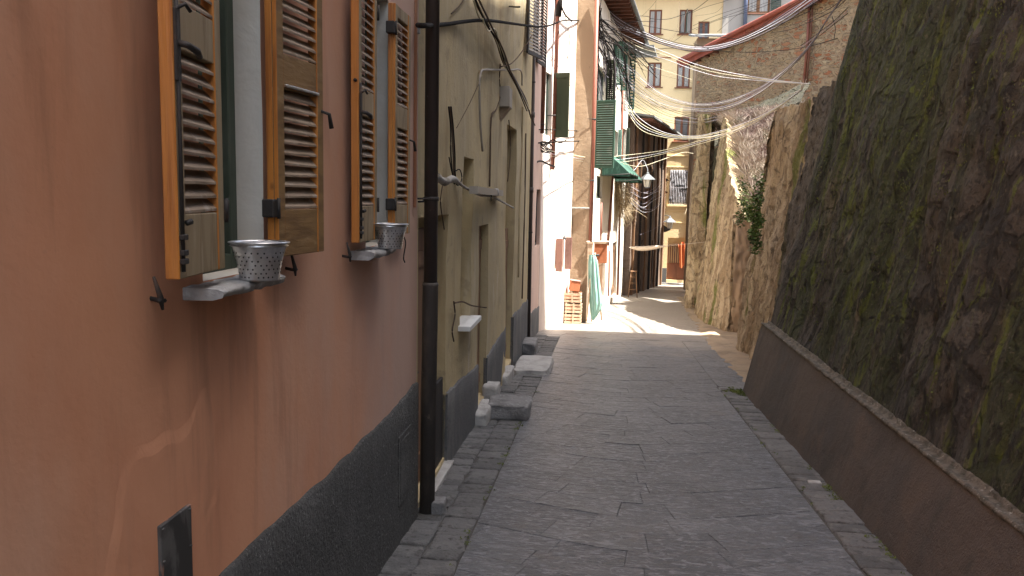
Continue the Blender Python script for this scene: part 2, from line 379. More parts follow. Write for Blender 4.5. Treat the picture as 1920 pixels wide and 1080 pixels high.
m_sill = MT('worn_stone_sill', (0.36, 0.35, 0.34), 0.85, [(6, I3, (0.22, 0.21, 0.2), .45, .66, 6, .8), (20, I3, (0.5, 0.49, 0.48), .56, .7, 4, .6)], [(10, I3, .02, 6)])
m_marble = MT('white_marble', (0.66, 0.66, 0.64), 0.6, [(5, I3, (0.45, 0.45, 0.43), .5, .7, 5, .6)], [(12, I3, .004, 4)])
m_step = MT('rough_step_stone', (0.20, 0.195, 0.19), 0.88, [(4, I3, (0.12, 0.115, 0.11), .45, .65, 6, .8), (14, I3, (0.34, 0.33, 0.32), .55, .7, 6, .8)], [(7, I3, .04, 7), (35, I3, .012, 5)])
m_stepw = MT('pale_step_stone', (0.40, 0.385, 0.36), 0.88, [(4, I3, (0.26, 0.25, 0.23), .45, .65, 6, .8)], [(8, I3, .03, 6)])
m_dgreen = MT('olive_green_paint', (0.045, 0.06, 0.028), 0.7, [(3, (1, 1, .3), (0.06, 0.08, 0.04), .45, .66, 4, .7)])
m_green = MT('green_shutter_paint', (0.05, 0.13, 0.095), 0.6, [(4, (1, 1, .5), (0.10, 0.22, 0.17), .5, .7, 4, .7)])
m_pgreen = MT('bleached_green_paint', (0.24, 0.42, 0.36), 0.7, [(5, I3, (0.45, 0.58, 0.52), .48, .66, 4, .8)])  # pale tone puts the sunlight on the shutter slats into the colour
m_teal = MT('teal_cloth', (0.17, 0.34, 0.30), 0.85, [(5, (5, 5, .3), (0.30, 0.46, 0.41), .45, .62, 3, .8), (3, (3, 3, .3), (0.05, 0.15, 0.13), .56, .7, 3, .8)])
m_awn = MT('green_awning_cloth', (0.018, 0.065, 0.045), 0.85, [(5, (3, 3, 1), (0.05, 0.13, 0.095), .48, .64, 3, .8)])
m_grey = MT('grey_plastic', (0.33, 0.29, 0.24), 0.6)
m_wood = MT('old_brown_wood', (0.20, 0.105, 0.05), 0.8, [(4, (3, 3, .4), (0.12, 0.06, 0.03), .45, .65, 5, .8)])
m_rafter = MT('red_brown_rafter', (0.16, 0.065, 0.04), 0.85, [(5, I3, (0.09, 0.045, 0.03), .45, .65, 4, .8)])
m_redwood = MT('rust_orange_board', (0.42, 0.14, 0.06), 0.8, [(3, (2, 2, .5), (0.3, 0.1, 0.045), .45, .65, 5, .7)])
m_pinkwood = MT('dusty_pink_shutter', (0.34, 0.19, 0.15), 0.8, [(6, I3, (0.26, 0.13, 0.1), .45, .65, 4, .7)])
m_orangecloth = MT('orange_towel', (0.62, 0.17, 0.06), 0.95, [(8, I3, (0.5, 0.12, 0.05), .45, .65, 3, .6)])
m_glass = MT('window_glass', (0.10, 0.11, 0.12), 0.15, [(1.5, (1, 1, .4), (0.22, 0.23, 0.24), .45, .65, 3, .7)], spec=.8)
m_curtain = MT('net_curtain', (0.42, 0.41, 0.38), 0.9, [(12, (3, 3, .1), (0.26, 0.26, 0.25), .45, .6, 3, .8)])
m_dark = MT('dark_interior', (0.02, 0.018, 0.016), 0.9)
m_door = MT('red_brown_door', (0.19, 0.07, 0.035), 0.6, [(4, (1, 1, .4), (0.13, 0.05, 0.028), .45, .65, 4, .7)])
m_slate = MT('grey_slate', (0.20, 0.21, 0.21), 0.8, [(3, I3, (0.12, 0.125, 0.12), .45, .65, 5, .8)], [(14, I3, .02, 4)])
m_tile = MT('terracotta_tile', (0.34, 0.11, 0.06), 0.85, [(4, I3, (0.2, 0.075, 0.045), .45, .66, 5, .8), (9, I3, (0.45, 0.2, 0.11), .58, .72, 5, .7)], [(20, I3, .01, 4)])
m_bluepipe = MT('blue_grey_pipe', (0.13, 0.16, 0.25), 0.5)
m_crate = MT('bleached_crate_wood', (0.55, 0.42, 0.30), 0.85, [(6, I3, (0.4, 0.27, 0.17), .45, .65, 4, .8)])
m_lglass = MT('milky_lamp_glass', (0.75, 0.72, 0.62), 0.4)
m_lmetal = MT('grey_lamp_metal', (0.16, 0.17, 0.18), 0.5, metal=.4)
m_ribbon = MT('bleached_ribbon', (0.62, 0.52, 0.42), 0.9)
C_blk = MT('black_cable', (0.02, 0.018, 0.017), 0.95, spec=.1)
C_wht = MT('white_cable', (0.6, 0.59, 0.63), 0.55)
C_crm = MT('cream_cable', (0.66, 0.60, 0.42), 0.6)
C_gry = MT('grey_cable', (0.24, 0.22, 0.26), 0.9, spec=.1)
C_brn = MT('brown_cable', (0.10, 0.07, 0.05), 0.9, spec=.1)
m_vine = MT('dry_vine', (0.40, 0.31, 0.19), 0.9, [(6, I3, (0.55, 0.45, 0.3), .5, .65, 3, .7)])
m_bank = MT('mossy_bank', (0.032, 0.029, 0.014), 0.95, [(3, I3, (0.055, 0.045, 0.026), .45, .65, 8, .8), (6, I3, (0.022, 0.028, 0.008), .5, .7, 7, .8)], [(6, I3, .1, 8)])
m_fascia = MT('red_eave_paint', (0.30, 0.075, 0.045), 0.8, [(4, I3, (0.2, 0.055, 0.035), .45, .65, 5, .8)], [(10, I3, .01, 4)])
# ------------------------------------------------------------------ facades
class Fac:
    def __init__(s, a, b, side):               # a, b: (x,y) ends; side +1: outward normal to the right of a->b
        s.a = Vector((a[0], a[1], 0)); d = Vector((b[0], b[1], 0))-s.a
        s.W = d.length; s.U = d.normalized()
        s.N = Vector((s.U.y, -s.U.x, 0))*side; s.side = side
    def pt(s, u, n, z):
        return s.a+s.U*u+s.N*n+Vector((0, 0, z))
    def pix(s, px, py, n=0.0):
        d = ray(px, py); o = Vector((0, 0, EYE))
        t = ((s.a+s.N*n)-o).dot(s.N)/d.dot(s.N)
        p = o+d*t
        return ((p-s.a).dot(s.U), p.z)
    def M(s):
        return Matrix(((s.U.x, s.N.x, 0, s.a.x), (s.U.y, s.N.y, 0, s.a.y), (0, 0, 1, 0), (0, 0, 0, 1)))

def facade(F, z0, z1, ops, reveal, depth, amp=0.01, step=0.35, ztop=None, rmi=0, seed=0):
    """closed house body whose street face has real openings; ops: (u0,u1,za,zb[,reveal])"""
    mb = MB()
    us = {0.0, F.W}; zs = {z0, z1}
    for o in ops:
        us |= {o[0], o[1]}; zs |= {o[2], o[3]}
    def fill(S):
        L = sorted(S); out = []
        for a, b in zip(L[:-1], L[1:]):
            k = max(1, int((b-a)/step)); out += [a+(b-a)*i/k for i in range(k)]
        return out+[L[-1]]
    us = fill(us); zs = fill(zs)
    def dn(u, z):
        e = min(1, u/.4, (F.W-u)/.4, (z1-z)/.4); e = max(0, e)
        return amp*e*(2*N3(u*.8+seed, z*.6, seed*2.1)+.8*N3(u*2.5, z*2.2+seed, seed))
    def zz(u, z):
        return z if ztop is None else z0+(z-z0)*(ztop(u)-z0)/(z1-z0)
    def inside(u, z):
        return any(o[0]-1e-6 < u < o[1]+1e-6 and o[2]-1e-6 < z < o[3]+1e-6 for o in ops)
    idx = {}
    vs = []; fs = []
    def V(i, j):
        if (i, j) not in idx:
            idx[i, j] = len(vs); vs.append(F.pt(us[i], dn(us[i], zs[j]), zz(us[i], zs[j])))
        return idx[i, j]
    for i in range(len(us)-1):
        for j in range(len(zs)-1):
            if inside((us[i]+us[i+1])/2, (zs[j]+zs[j+1])/2): continue
            q = (V(i, j), V(i+1, j), V(i+1, j+1), V(i, j+1))
            fs.append(q if F.side > 0 else q[::-1])
    mb.add(vs, fs, 0, True)
    for o in ops:
        rv = o[4] if len(o) > 4 else reveal
        iu = [u for u in us if o[0]-1e-6 <= u <= o[1]+1e-6]; iz = [z for z in zs if o[2]-1e-6 <= z <= o[3]+1e-6]
        for z in (o[2], o[3]):
            for a, b in zip(iu[:-1], iu[1:]):
                mb.add([F.pt(a, dn(a, z), z), F.pt(b, dn(b, z), z), F.pt(b, -rv, z), F.pt(a, -rv, z)], [(0, 1, 2, 3)], rmi)
        for u in (o[0], o[1]):
            for a, b in zip(iz[:-1], iz[1:]):
                mb.add([F.pt(u, dn(u, a), a), F.pt(u, dn(u, b), b), F.pt(u, -rv, b), F.pt(u, -rv, a)], [(0, 1, 2, 3)], rmi)
        mb.add([F.pt(o[0], -rv, o[2]), F.pt(o[1], -rv, o[2]), F.pt(o[1], -rv, o[3]), F.pt(o[0], -rv, o[3])], [(0, 1, 2, 3)], rmi)
    W = F.W; ta = zz(0, z1); tb = zz(W, z1)
    for z_a, z_b in zip(zs[:-1], zs[1:]):
        mb.add([F.pt(0, dn(0, z_a), zz(0, z_a)), F.pt(0, -depth, zz(0, z_a)), F.pt(0, -depth, zz(0, z_b)), F.pt(0, dn(0, z_b), zz(0, z_b))], [(0, 1, 2, 3)])
        mb.add([F.pt(W, dn(W, z_a), zz(W, z_a)), F.pt(W, -depth, zz(W, z_a)), F.pt(W, -depth, zz(W, z_b)), F.pt(W, dn(W, z_b), zz(W, z_b))], [(0, 1, 2, 3)])
    mb.add([F.pt(0, 0, ta), F.pt(W, 0, tb), F.pt(W, -depth, tb), F.pt(0, -depth, ta)], [(0, 1, 2, 3)])
    mb.add([F.pt(0, -depth, z0), F.pt(W, -depth, z0), F.pt(W, -depth, tb), F.pt(0, -depth, ta)], [(0, 1, 2, 3)])
    return mb

def plinth(F, u0, u1, ztop, zbot, th, wav=0.02, seed=0, n=None):
    """skirting of rough render with an uneven top edge"""
    n = n or max(8, int((u1-u0)*8))
    def prof(u):
        zt = ztop(u)+wav*(1.4*N3(u*1.1+seed, 3, 0)+.7*N3(u*5+seed, 7, 0)+.25*N3(u*19, seed, 2))
        return zt
    mb = MB(); K = 10
    vs = []; fs = []
    for i in range(n+1):
        u = u0+(u1-u0)*i/n; zt = prof(u)
        for k in range(K+1):
            z = zbot+(zt-zbot)*k/K
            vs.append(F.pt(u, th+.006*N3(u*6, z*6, seed), z))
        vs.append(F.pt(u, th*.55, zt+.012)); vs.append(F.pt(u, -.03, zt+.014))
    S = K+3
    for i in range(n):
        for k in range(S-1):
            a = i*S+k
            q = (a, a+S, a+S+1, a+1)
            fs.append(q if F.side > 0 else q[::-1])
    mb.add(vs, fs, 0, True)
    for u in (u0, u1):
        zt = prof(u)
        mb.add([F.pt(u, -.03, zbot), F.pt(u, th, zbot), F.pt(u, th, zt), F.pt(u, -.03, zt)], [(0, 1, 2, 3)])
    return mb

def window(F, par, u0, u1, z0, z1, n, fm, gm, bars=1, fw=.05, curtain=False, midz=None):
    fr = MB(); fr.T = F.M(); d = .05
    fr.box(u0, u0+fw, n, n+d, z0, z1, c=.004); fr.box(u1-fw, u1, n, n+d, z0, z1, c=.004)
    fr.box(u0+fw, u1-fw, n, n+d, z0, z0+fw, c=.004); fr.box(u0+fw, u1-fw, n, n+d, z1-fw, z1, c=.004)
    for k in range(bars):
        uc = u0+(u1-u0)*(k+1)/(bars+1)
        fr.box(uc-fw*.75, uc+fw*.75, n+.003, n+d+.006, z0+fw, z1-fw, c=.004)
    for zc in (midz or []):
        fr.box(u0+fw, u1-fw, n+.004, n+d-.003, zc-.015, zc+.015)
    f = fr.build('window', fm, par)
    g = MB(); g.T = F.M()
    g.box(u0+fw*.8, u1-fw*.8, n+.012, n+.02, z0+fw*.8, z1-fw*.8)
    g.build('pane', gm, f)
    if curtain:
        c = MB()
        ww = (u1-u0)
        def fn(a, b):
            return F.pt(u0+fw+(ww-2*fw)*a, n+.028+.006*math.sin(a*40), z0+fw+(z1-z0-2*fw)*b)
        c.grid(40, 1, fn)
        c.build('curtain', m_curtain, f)
    return f

def crspline(pts, k=10):
    pts = [Vector(p) for p in pts]
    P_ = [pts[0]*2-pts[1]]+pts+[pts[-1]*2-pts[-2]]
    out = []
    for i in range(1, len(P_)-2):
        p0, p1, p2, p3 = P_[i-1:i+3]
        for j in range(k):
            t = j/k
            out.append(.5*((2*p1)+(p2-p0)*t+(2*p0-5*p1+4*p2-p3)*t*t+(3*p1-p0-3*p2+p3)*t*t*t))
    out.append(pts[-1])
    return out

# ================================================================== GROUND
g = MB()
X0, X1 = -300, 300
ys = [-300, -5, 40, 400]
for a, b in zip(ys[:-1], ys[1:]):
    g.add([(X0, a, gz(a)-.06), (X1, a, gz(a)-.06), (X1, b, gz(b)-.06), (X0, b, gz(b)-.06)], [(0, 1, 2, 3)])
struct(g.build('ground', m_earth))

def clip(poly, region):
    out = poly
    n = len(region)
    for i in range(n):
        a = region[i]; b = region[(i+1) % n]
        def side(p): return (b[0]-a[0])*(p[1]-a[1])-(b[1]-a[1])*(p[0]-a[0])
        res = []
        for k in range(len(out)):
            p, q = out[k], out[(k+1) % len(out)]
            sp, sq = side(p), side(q)
            if sp >= 0: res.append(p)
            if (sp >= 0) != (sq >= 0):
                t = sp/(sp-sq); res.append((p[0]+(q[0]-p[0])*t, p[1]+(q[1]-p[1])*t))
        out = res
        if len(out) < 3: return []
    return out
def area(p):
    return .5*sum(p[i][0]*p[(i+1) % len(p)][1]-p[(i+1) % len(p)][0]*p[i][1] for i in range(len(p)))
def stone(mb, poly, top, drop, c, a, dome=0.0, smooth=False, jit=0.0, rings=1):
    if len(poly) < 3 or abs(area(poly)) < .004: return
    if area(poly) < 0: poly = poly[::-1]
    cx = sum(p[0] for p in poly)/len(poly); cy = sum(p[1] for p in poly)/len(poly)
    # split long edges so the outline can wander a little
    pp = []
    for k in range(len(poly)):
        p, q = poly[k], poly[(k+1) % len(poly)]
        L = math.hypot(q[0]-p[0], q[1]-p[1]); m_ = max(1, int(L/.12))
        for i in range(m_):
            t = i/m_; x = p[0]+(q[0]-p[0])*t; y = p[1]+(q[1]-p[1])*t
            pp.append((x+jit*N3(x*9, y*9, 1), y+jit*N3(x*9, y*9, 5)))
    n = len(pp)
    tx, ty = random.uniform(-.006, .006), random.uniform(-.006, .006)
    def zt(x, y): return gz(y)+top+(x-cx)*tx+(y-cy)*ty
    vs = []; fs = []
    for (x, y) in pp: vs.append((x, y, gz(y)-drop))
    def ring(ins, dz):
        for (x, y) in pp:
            d = math.hypot(cx-x, cy-y) or 1; k = min(.9, ins/d)
            X = x+(cx-x)*k; Y = y+(cy-y)*k
            vs.append((X, Y, zt(X, Y)+dz+.0025*N3(X*12, Y*12, 2)))
    ring(0.0, -c)
    ring(c*.9, 0)
    R_ = 3
    if rings > 1:
        r0 = sum(math.hypot(cx-x, cy-y) for x, y in pp)/n
        ring(r0*.35, dome*.6); R_ = 4
    vs.append((cx, cy, zt(cx, cy)+dome))
    for r in range(R_-1):
        for k in range(n):
            k2 = (k+1) % n
            fs.append((r*n+k, r*n+k2, (r+1)*n+k2, (r+1)*n+k))
    b = (R_-1)*n; ce = R_*n
    for k in range(n): fs.append((b+k, b+(k+1) % n, ce))
    mb.add(vs, fs, 0, smooth, a)

pav = MB()
def lay(pv, region, cxf, y0, ymax, xa, xb, row):
    def f(x): return math.sqrt(((x-cxf)*.42)**2+.03)
    y = y0
    while y < ymax:
        rw = row*random.uniform(.82, 1.2)
        x = xa-random.random()*.8; wob = 0.0
        while x < xb:
            L = random.uniform(.5, .95)*row/.36
            fp = (f(x+.05)-f(x-.05))/.1; fq = (f(x+L+.05)-f(x+L-.05))/.1
            lo = []; hi = []
            m_ = max(1, int(L/.2))
            for i in range(m_+1):
                X = x+L*i/m_; lo.append((X, y+f(X)+wob*X))
                x0_, x1_ = x-fp*rw*.8, x+L-fq*rw*.8; X2 = x0_+(x1_-x0_)*i/m_
                hi.append((X2, y+rw+f(X2)+wob*X2*0))
            x += L
            c1 = clip(lo+hi[::-1], region)
            if len(c1) < 3: continue
            cxx = sum(p[0] for p in c1)/len(c1); cyy = sum(p[1] for p in c1)/len(c1)
            c1 = [(p[0]+(cxx-p[0])*.004, p[1]+(cyy-p[1])*.004) for p in c1]
            stone(pv, c1, random.uniform(-.002, .002), .05, .003, random.random(), jit=.004)
        y += rw
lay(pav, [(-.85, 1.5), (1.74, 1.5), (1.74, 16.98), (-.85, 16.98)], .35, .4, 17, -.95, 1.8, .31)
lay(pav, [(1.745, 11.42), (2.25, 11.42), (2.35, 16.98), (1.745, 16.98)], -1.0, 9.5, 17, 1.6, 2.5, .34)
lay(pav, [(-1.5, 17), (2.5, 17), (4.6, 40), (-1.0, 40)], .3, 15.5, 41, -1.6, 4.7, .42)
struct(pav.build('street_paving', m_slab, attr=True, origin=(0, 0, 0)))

mo = MB()
for a, b in ((1.2, 17), (17, 41)):
    xr = lambda y: 2.05 if y < 17 else 2.3+(y-17)*.1
    mo.add([(-1.5, a, gz(a)-.014), (xr(a+.01 if b == 41 else a), a, gz(a)-.014), (xr(b-.01), min(b, 40), gz(b)-.014), (-1.5, min(b, 40), gz(b)-.014)], [(0, 1, 2, 3)])
struct(mo.build('joint_mortar', m_mortar))

cob = MB()
def cobbles(x0f, x1f, y0, y1, cols, top, ln):
    for c in range(cols):
        y = y0+random.random()*.2
        while y < y1:
            L = random.uniform(.6, 1.3)*ln
            xa = x0f(y)+(x1f(y)-x0f(y))*c/cols; xb = x0f(y)+(x1f(y)-x0f(y))*(c+1)/cols
            g_ = .003; j = lambda: random.uniform(-.012, .012)
            q = [(xa+g_+j(), y+g_+j()), (xb-g_+j(), y+g_+j()), (xb-g_+j(), y+L-g_+j()), (xa+g_+j(), y+L-g_+j())]
            stone(cob, q, top+random.uniform(-.008, .008), .05, .010, random.random(), dome=.006, smooth=True, jit=.025, rings=2)
            y += L
cobbles(lambda y: -1.36 if y < 6.2 else -1.40, lambda y: -.86, 1.5, 17, 2, .0, .22)
cobbles(lambda y: 1.755, lambda y: 2.06, 1.5, 11.4, 1, .0, .24)
struct(cob.build('cobbled_gutter', m_cobble, attr=True))

vg = MB()
def vgf(a, b):
    y = 11.42+b*19.5
    x0 = 2.0+max(0, y-16)*.05
    x = x0+a*(4.2-x0)
    return (x, y, gz(y)-.03+.055*min(1, a*5)+.022*fb(x*2.2, y*1.6, 3, 6)+.03*max(0, a-.3))
vg.grid(70, 300, vgf)
struct(vg.build('sandy_verge', m_sand))

# ================================================================== RIGHT SIDE: RETAINING WALLS, HILL
mw = thing('retaining_wall', (2.2, 5, gz(5)), 'dark moss-streaked leaning rock wall with brown cement base along the right of the alley', 'retaining wall')
BX = 2.34; BS = .205
def mossfn(y0, y1, dy, z0, z1, dz):
    nu = int((y1-y0)/dy); nv = int((z1-z0)/dz)
    mb = MB()
    def f(a, b):
        y = y0+a*(y1-y0); z = z0+b*(z1-z0)
        lean = y-.05*z
        h = .055*fb(lean*1.0, z*.3, 1.7, 5)+.035*fb(lean*3.3, z*1.2, 4.2, 6)+.024*fb(lean*9, z*4, 8.1, 5)+.010*fb(lean*30, z*14, 3.1, 3)
        h *= 1-.75*max(0, min(1, (y-10.9)/.4))
        r = abs(N3(lean*1.7, z*.28, 9.3)); h -= .10*max(0, .18-r)/.18*.5
        h *= min(1, .25+(z-z0)/.5)
        edge = max(0, y-(y1-.15))/.15 if y1 > 11 else 0
        return (BX+(z-.39)*BS-h+.06*edge*edge, y+.02*h, z+h*.25)
    mb.grid(nu, nv, f)
    return mb
m1 = mossfn(2.8, 11.36, .026, .41, 9.0, .036)
b = len(m1.v)
m2 = mossfn(-6, 2.8, .3, .41, 9.0, .3)
m1.add(m2.v, m2.f, 0, True)
m1.add([(BX, 11.36, -1), (BX+8.6*BS, 11.36, 9), (12, 11.36, 9), (12, 11.36, -1)], [(0, 1, 2, 3)])
m1.add([(BX+8.6*BS, -6, 8.97), (12, -6, 8.97), (12, 11.36, 8.97), (BX+8.6*BS, 11.36, 8.97)], [(0, 1, 2, 3)])
m1.build('rock_face', m_moss, mw)
pl = MB()
def plf(a, b):
    y = -6+a*17.36
    zf = gz(y)-.08; zt = .39+.012*N3(y*1.4, 0, 3)+.006*N3(y*6, 0, 3)
    z = zf+(zt-zf)*b
    x = 2.02+(2.255-2.02)*b
    return (x-.012*fb(y*2, z*2, 6)*min(1, (1-b)*6), y, z)
pl.grid(260, 14, plf)
pl.add([(2.02, 11.36, gz(11)-.1), (2.255, 11.36, .39), (3, 11.36, .39), (3, 11.36, gz(11)-.1)], [(0, 1, 2, 3)])
pl.build('cement_base', m_mossplinth, mw)
ld = MB()
def ldf(a, b):
    y = -6+a*17.36
    w1 = .012*N3(y*1.4, 0, 3)+.006*N3(y*6, 0, 3)
    prof = [(2.180, .285), (2.170, .305), (2.178, .322), (2.195, .322), (2.205, .306), (2.255, .312), (2.262, .335), (2.275, .345), (2.30, .33)]
    x, z = prof[round(b*8)]
    return (x+.07+.006*fb(y*9, b*3, 2)+.004*fb(y*30, b*3, 2), y, z+.08+w1+.006*fb(y*14, b*5, 7)+.003*fb(y*40, b*5, 7))
ld.grid(900, 8, ldf)
ld.build('lime_ledge', m_ledge, mw)

def wallpath(path, topf, botf, batter, n_s, n_z, amp, seed, back=True, closed_top=2.0):
    """rock wall following a plan path; batter leans the face back with height"""
    pts = [Vector((p[0], p[1], 0)) for p in path]
    sp = crspline(pts, 12)
    Ls = [0]
    for a, b_ in zip(sp[:-1], sp[1:]): Ls.append(Ls[-1]+(b_-a).length)
    def at(t):
        L = t*Ls[-1]
        for i in range(len(sp)-1):
            if Ls[i+1] >= L-1e-9:
                k = (L-Ls[i])/(Ls[i+1]-Ls[i]+1e-9); return sp[i].lerp(sp[i+1], k), (sp[i+1]-sp[i]).normalized()
    mb = MB()
    cache = {}
    def f(a, b_):
        if a not in cache: cache[a] = at(a)
        p, t = cache[a]
        nrm = Vector((-t.y, t.x, 0))
        zt = topf(p.x, p.y); zb = botf(p.x, p.y)
        z = zb+(zt-zb)*b_
        s = a*Ls[-1]
        h = amp*(1.0*fb(s*.9+seed, z*.4, seed, 5)+.6*fb(s*2.6+seed, z*1.3, seed+3, 6)+.35*fb(s*9, z*5, seed+5, 5))
        q = p-nrm*(batter*(z-zb))+nrm*h
        return (q.x, q.y, z+.5*h*b_)
    mb.grid(n_s, n_z, f)
    # top going back into the hill
    if back:
        tv = []
        for i in range(n_s+1):
            v = Vector(f(i/n_s, 1)); p, t = cache[i/n_s]
            tv.append(v); tv.append(v+Vector((closed_top, 0, -.3)))
        mb.add(tv, [(2*i, 2*i+2, 2*i+3, 2*i+1) for i in range(n_s)], 0, True)
    return mb
# path runs away from the camera with its face towards -x
rb = thing('rough_rock_wall', (2.6, 13, gz(13)), 'lower tan and dark rock wall with ivy just past the end of the mossy wall', 'retaining wall')
ZB0, ZB1 = P(1505, 168, 12.6).z, P(1436, 208, 16.0).z
def topB(x, y): return ZB0+(ZB1-ZB0)*(y-12.6)/3.4+.06*N3(y*1.3, 2, 2)+.05*N3(y*5, 1, 4)-max(0, y-15.9)*.5
wallpath([(2.77, 13.3), (2.74, 14.2), (2.68, 15.6), (2.80, 16.1), (3.7, 16.4)], topB, lambda x, y: gz(y)-.1, .11, 110, 130, .085, 3.0).build('rock_face', m_tan, rb)
wallpath([(2.82, 11.2), (2.78, 12.2), (2.74, 13.5)], lambda x, y: ZB0+.05+.15*N3(y*2.3, 2, 2), lambda x, y: gz(y)-.1, .11, 70, 130, .09, 8.0).build('rubble_face', m_rockgrey, rb)
ra = thing('buttressed_rock_wall', (2.6, 21, gz(21)), 'tan rock wall with a moss stripe beside the stone building where the alley narrows', 'retaining wall')
def topA(x, y):
    k = [(18.6, 1.6), (19.3, 1.95), (20.6, 2.6), (21.9, 3.5), (23.1, 4.3), (25.4, 4.7), (26.2, 4.6)]
    for (a, za), (b_, zb) in zip(k[:-1], k[1:]):
        if y <= b_:
            t = max(0, (y-a)/(b_-a)); return za+(zb-za)*t+.08*N3(y*4, 1, 1)
    return 4.6
wallpath([(3.05, 18.85), (2.90, 19.1), (2.72, 20.9), (2.70, 22.6), (2.86, 24.3), (2.95, 25.3)], topA, lambda x, y: gz(y)-.1, .10, 130, 110, .09, 12.0, closed_top=.45).build('rock_face', m_tan, ra)
wallpath([(3.9, 18.7), (3.5, 18.74), (3.03, 18.88)], topA, lambda x, y: gz(y)-.1, .04, 30, 60, .12, 15.0, closed_top=.3).build('end_face', m_beige, ra)
wallpath([(3.15, 25.35), (2.95, 25.45), (2.74, 25.7), (2.80, 26.3), (3.4, 26.5)], lambda x, y: 4.7, lambda x, y: gz(y)-.1, .02, 50, 80, .09, 19.0, closed_top=1.2).build('corner_pier', m_tan, ra)

hl = MB()
def hf(x, y):
    h = topA(0, max(18.6, y))-.12 if y >= 17.8 else 1.5+(3.5-1.5)*min(1, (17.8-y)/1.3)
    h = min(h, 4.25)+.10*max(0, x-3)
    return h+.16*fb(x*.8, y*.8, 2)+.05*fb(x*4, y*4, 7)
def hlf(a, b_):
    y = 11.3+b_*18.7; x = 3.5+.35*(16.1 < y < 19.0)+1.2*max(0, y-26)+a*a*20
    return (x, y, hf(x, y))
hl.grid(60, 120, hlf)
hv = []
for i in range(121):
    q = hlf(0, i/120); hv += [q, (q[0], q[1], -3)]
hl.add(hv, [(2*i, 2*i+2, 2*i+3, 2*i+1) for i in range(120)])
struct(hl.build('hill', m_hill))
# dry grass and green patches on the bank of the hill
def blades(mb, n, xr, yr, h, wdt, rnd, zf=hf, lean=.5):
    for _ in range(n):
        x = random.uniform(*xr); y = random.uniform(*yr)
        z = zf(x, y); L = h*random.uniform(.5, 1.3)
        a = random.random()*6.28; lx = math.cos(a)*L*lean*random.random(); ly = math.sin(a)*L*lean*random.random()
        wx = math.cos(a+1.57)*wdt; wy = math.sin(a+1.57)*wdt
        mb.add([(x-wx, y-wy, z-.02), (x+wx, y+wy, z-.02), (x+wx*.6+lx*.5, y+wy*.6+ly*.5, z+L*.6), (x+lx, y+ly, z+L)], [(0, 1, 2), (0, 2, 3)], rnd)
gr = MB()
blades(gr, 30000, (3.5, 5.8), (18.5, 27), .27, .010, 0, lean=1.7)
tag(gr.build('dry_grass', m_dry), 'bleached dry grass covering the sunny bank above the tan rock walls', 'grass', kind='stuff')
def leafclump(mb, c, r, n, size, seed=0):
    for _ in range(n):
        d = Vector((random.gauss(0, 1), random.gauss(0, 1), random.gauss(0, 1))); d.normalize(); d *= random.random()**.5
        p = Vector(c)+Vector((d.x*r[0], d.y*r[1], d.z*r[2]))
        a = Vector((random.uniform(-1, 1), random.uniform(-1, 1), random.uniform(-.6, .6))).normalized()
        b_ = a.cross(Vector((random.uniform(-1, 1), random.uniform(-1, 1), random.uniform(-1, 1)))).normalized()
        s = size*random.uniform(.5, 1.3)
        mb.add([p-a*s, p+b_*s*.5, p+a*s, p-b_*s*.5], [(0, 1, 2, 3)])
gw = MB()
for _ in range(26):
    x = random.uniform(3.3, 4.4); y = random.uniform(18.6, 20.8)
    leafclump(gw, (x, y, hf(x, y)+.05), (.16, .16, .10), 60, .035)
for _ in range(40):
    x = random.uniform(3.6, 6.5); y = 26.4+random.uniform(-.5, .8)
    leafclump(gw, (x, y, hf(x, y)+.12), (.3, .25, .15), 60, .04)
tag(gw.build('green_weeds', m_leaf), 'low green weeds scattered at the foot and top of the sunny bank', 'weeds', kind='stuff')
bk = MB()
LO = [P(1325, 285, 27.5), P(1385, 258, 26), P(1430, 228, 24.5), P(1500, 190, 22)]
HI = [P(1306, 236, 31.5), P(1380, 208, 29.5), P(1440, 186, 27.5), P(1520, 152, 25)]
LO = crspline(LO, 8); HI = crspline(HI, 8)
def bkf(a, b_):
    i = min(len(LO)-1, round(a*(len(LO)-1)))
    p = LO[i].lerp(HI[i], min(1, b_*1.0))
    return p+Vector((0, 0, .10*fb(p.x*2, p.y*2, p.z*2)))
bk.grid(len(LO)-1, 14, bkf)
vs = []
for p in LO: vs += [p, Vector((p.x, p.y, p.z-2.5))]
bk.add(vs, [(2*i, 2*i+2, 2*i+3, 2*i+1) for i in range(len(LO)-1)], 0, True)
struct(bk.build('grassy_bank', m_bank))
gm = MB()
for i in range(70):
    a = random.random(); q = bkf(a, random.random()**.7)
    leafclump(gm, q, (.2, .2, .06), 10, .03)
tag(gm.build('bank_moss', m_bank), 'short moss and turf growing on the bank below the stone building', 'moss', kind='stuff')

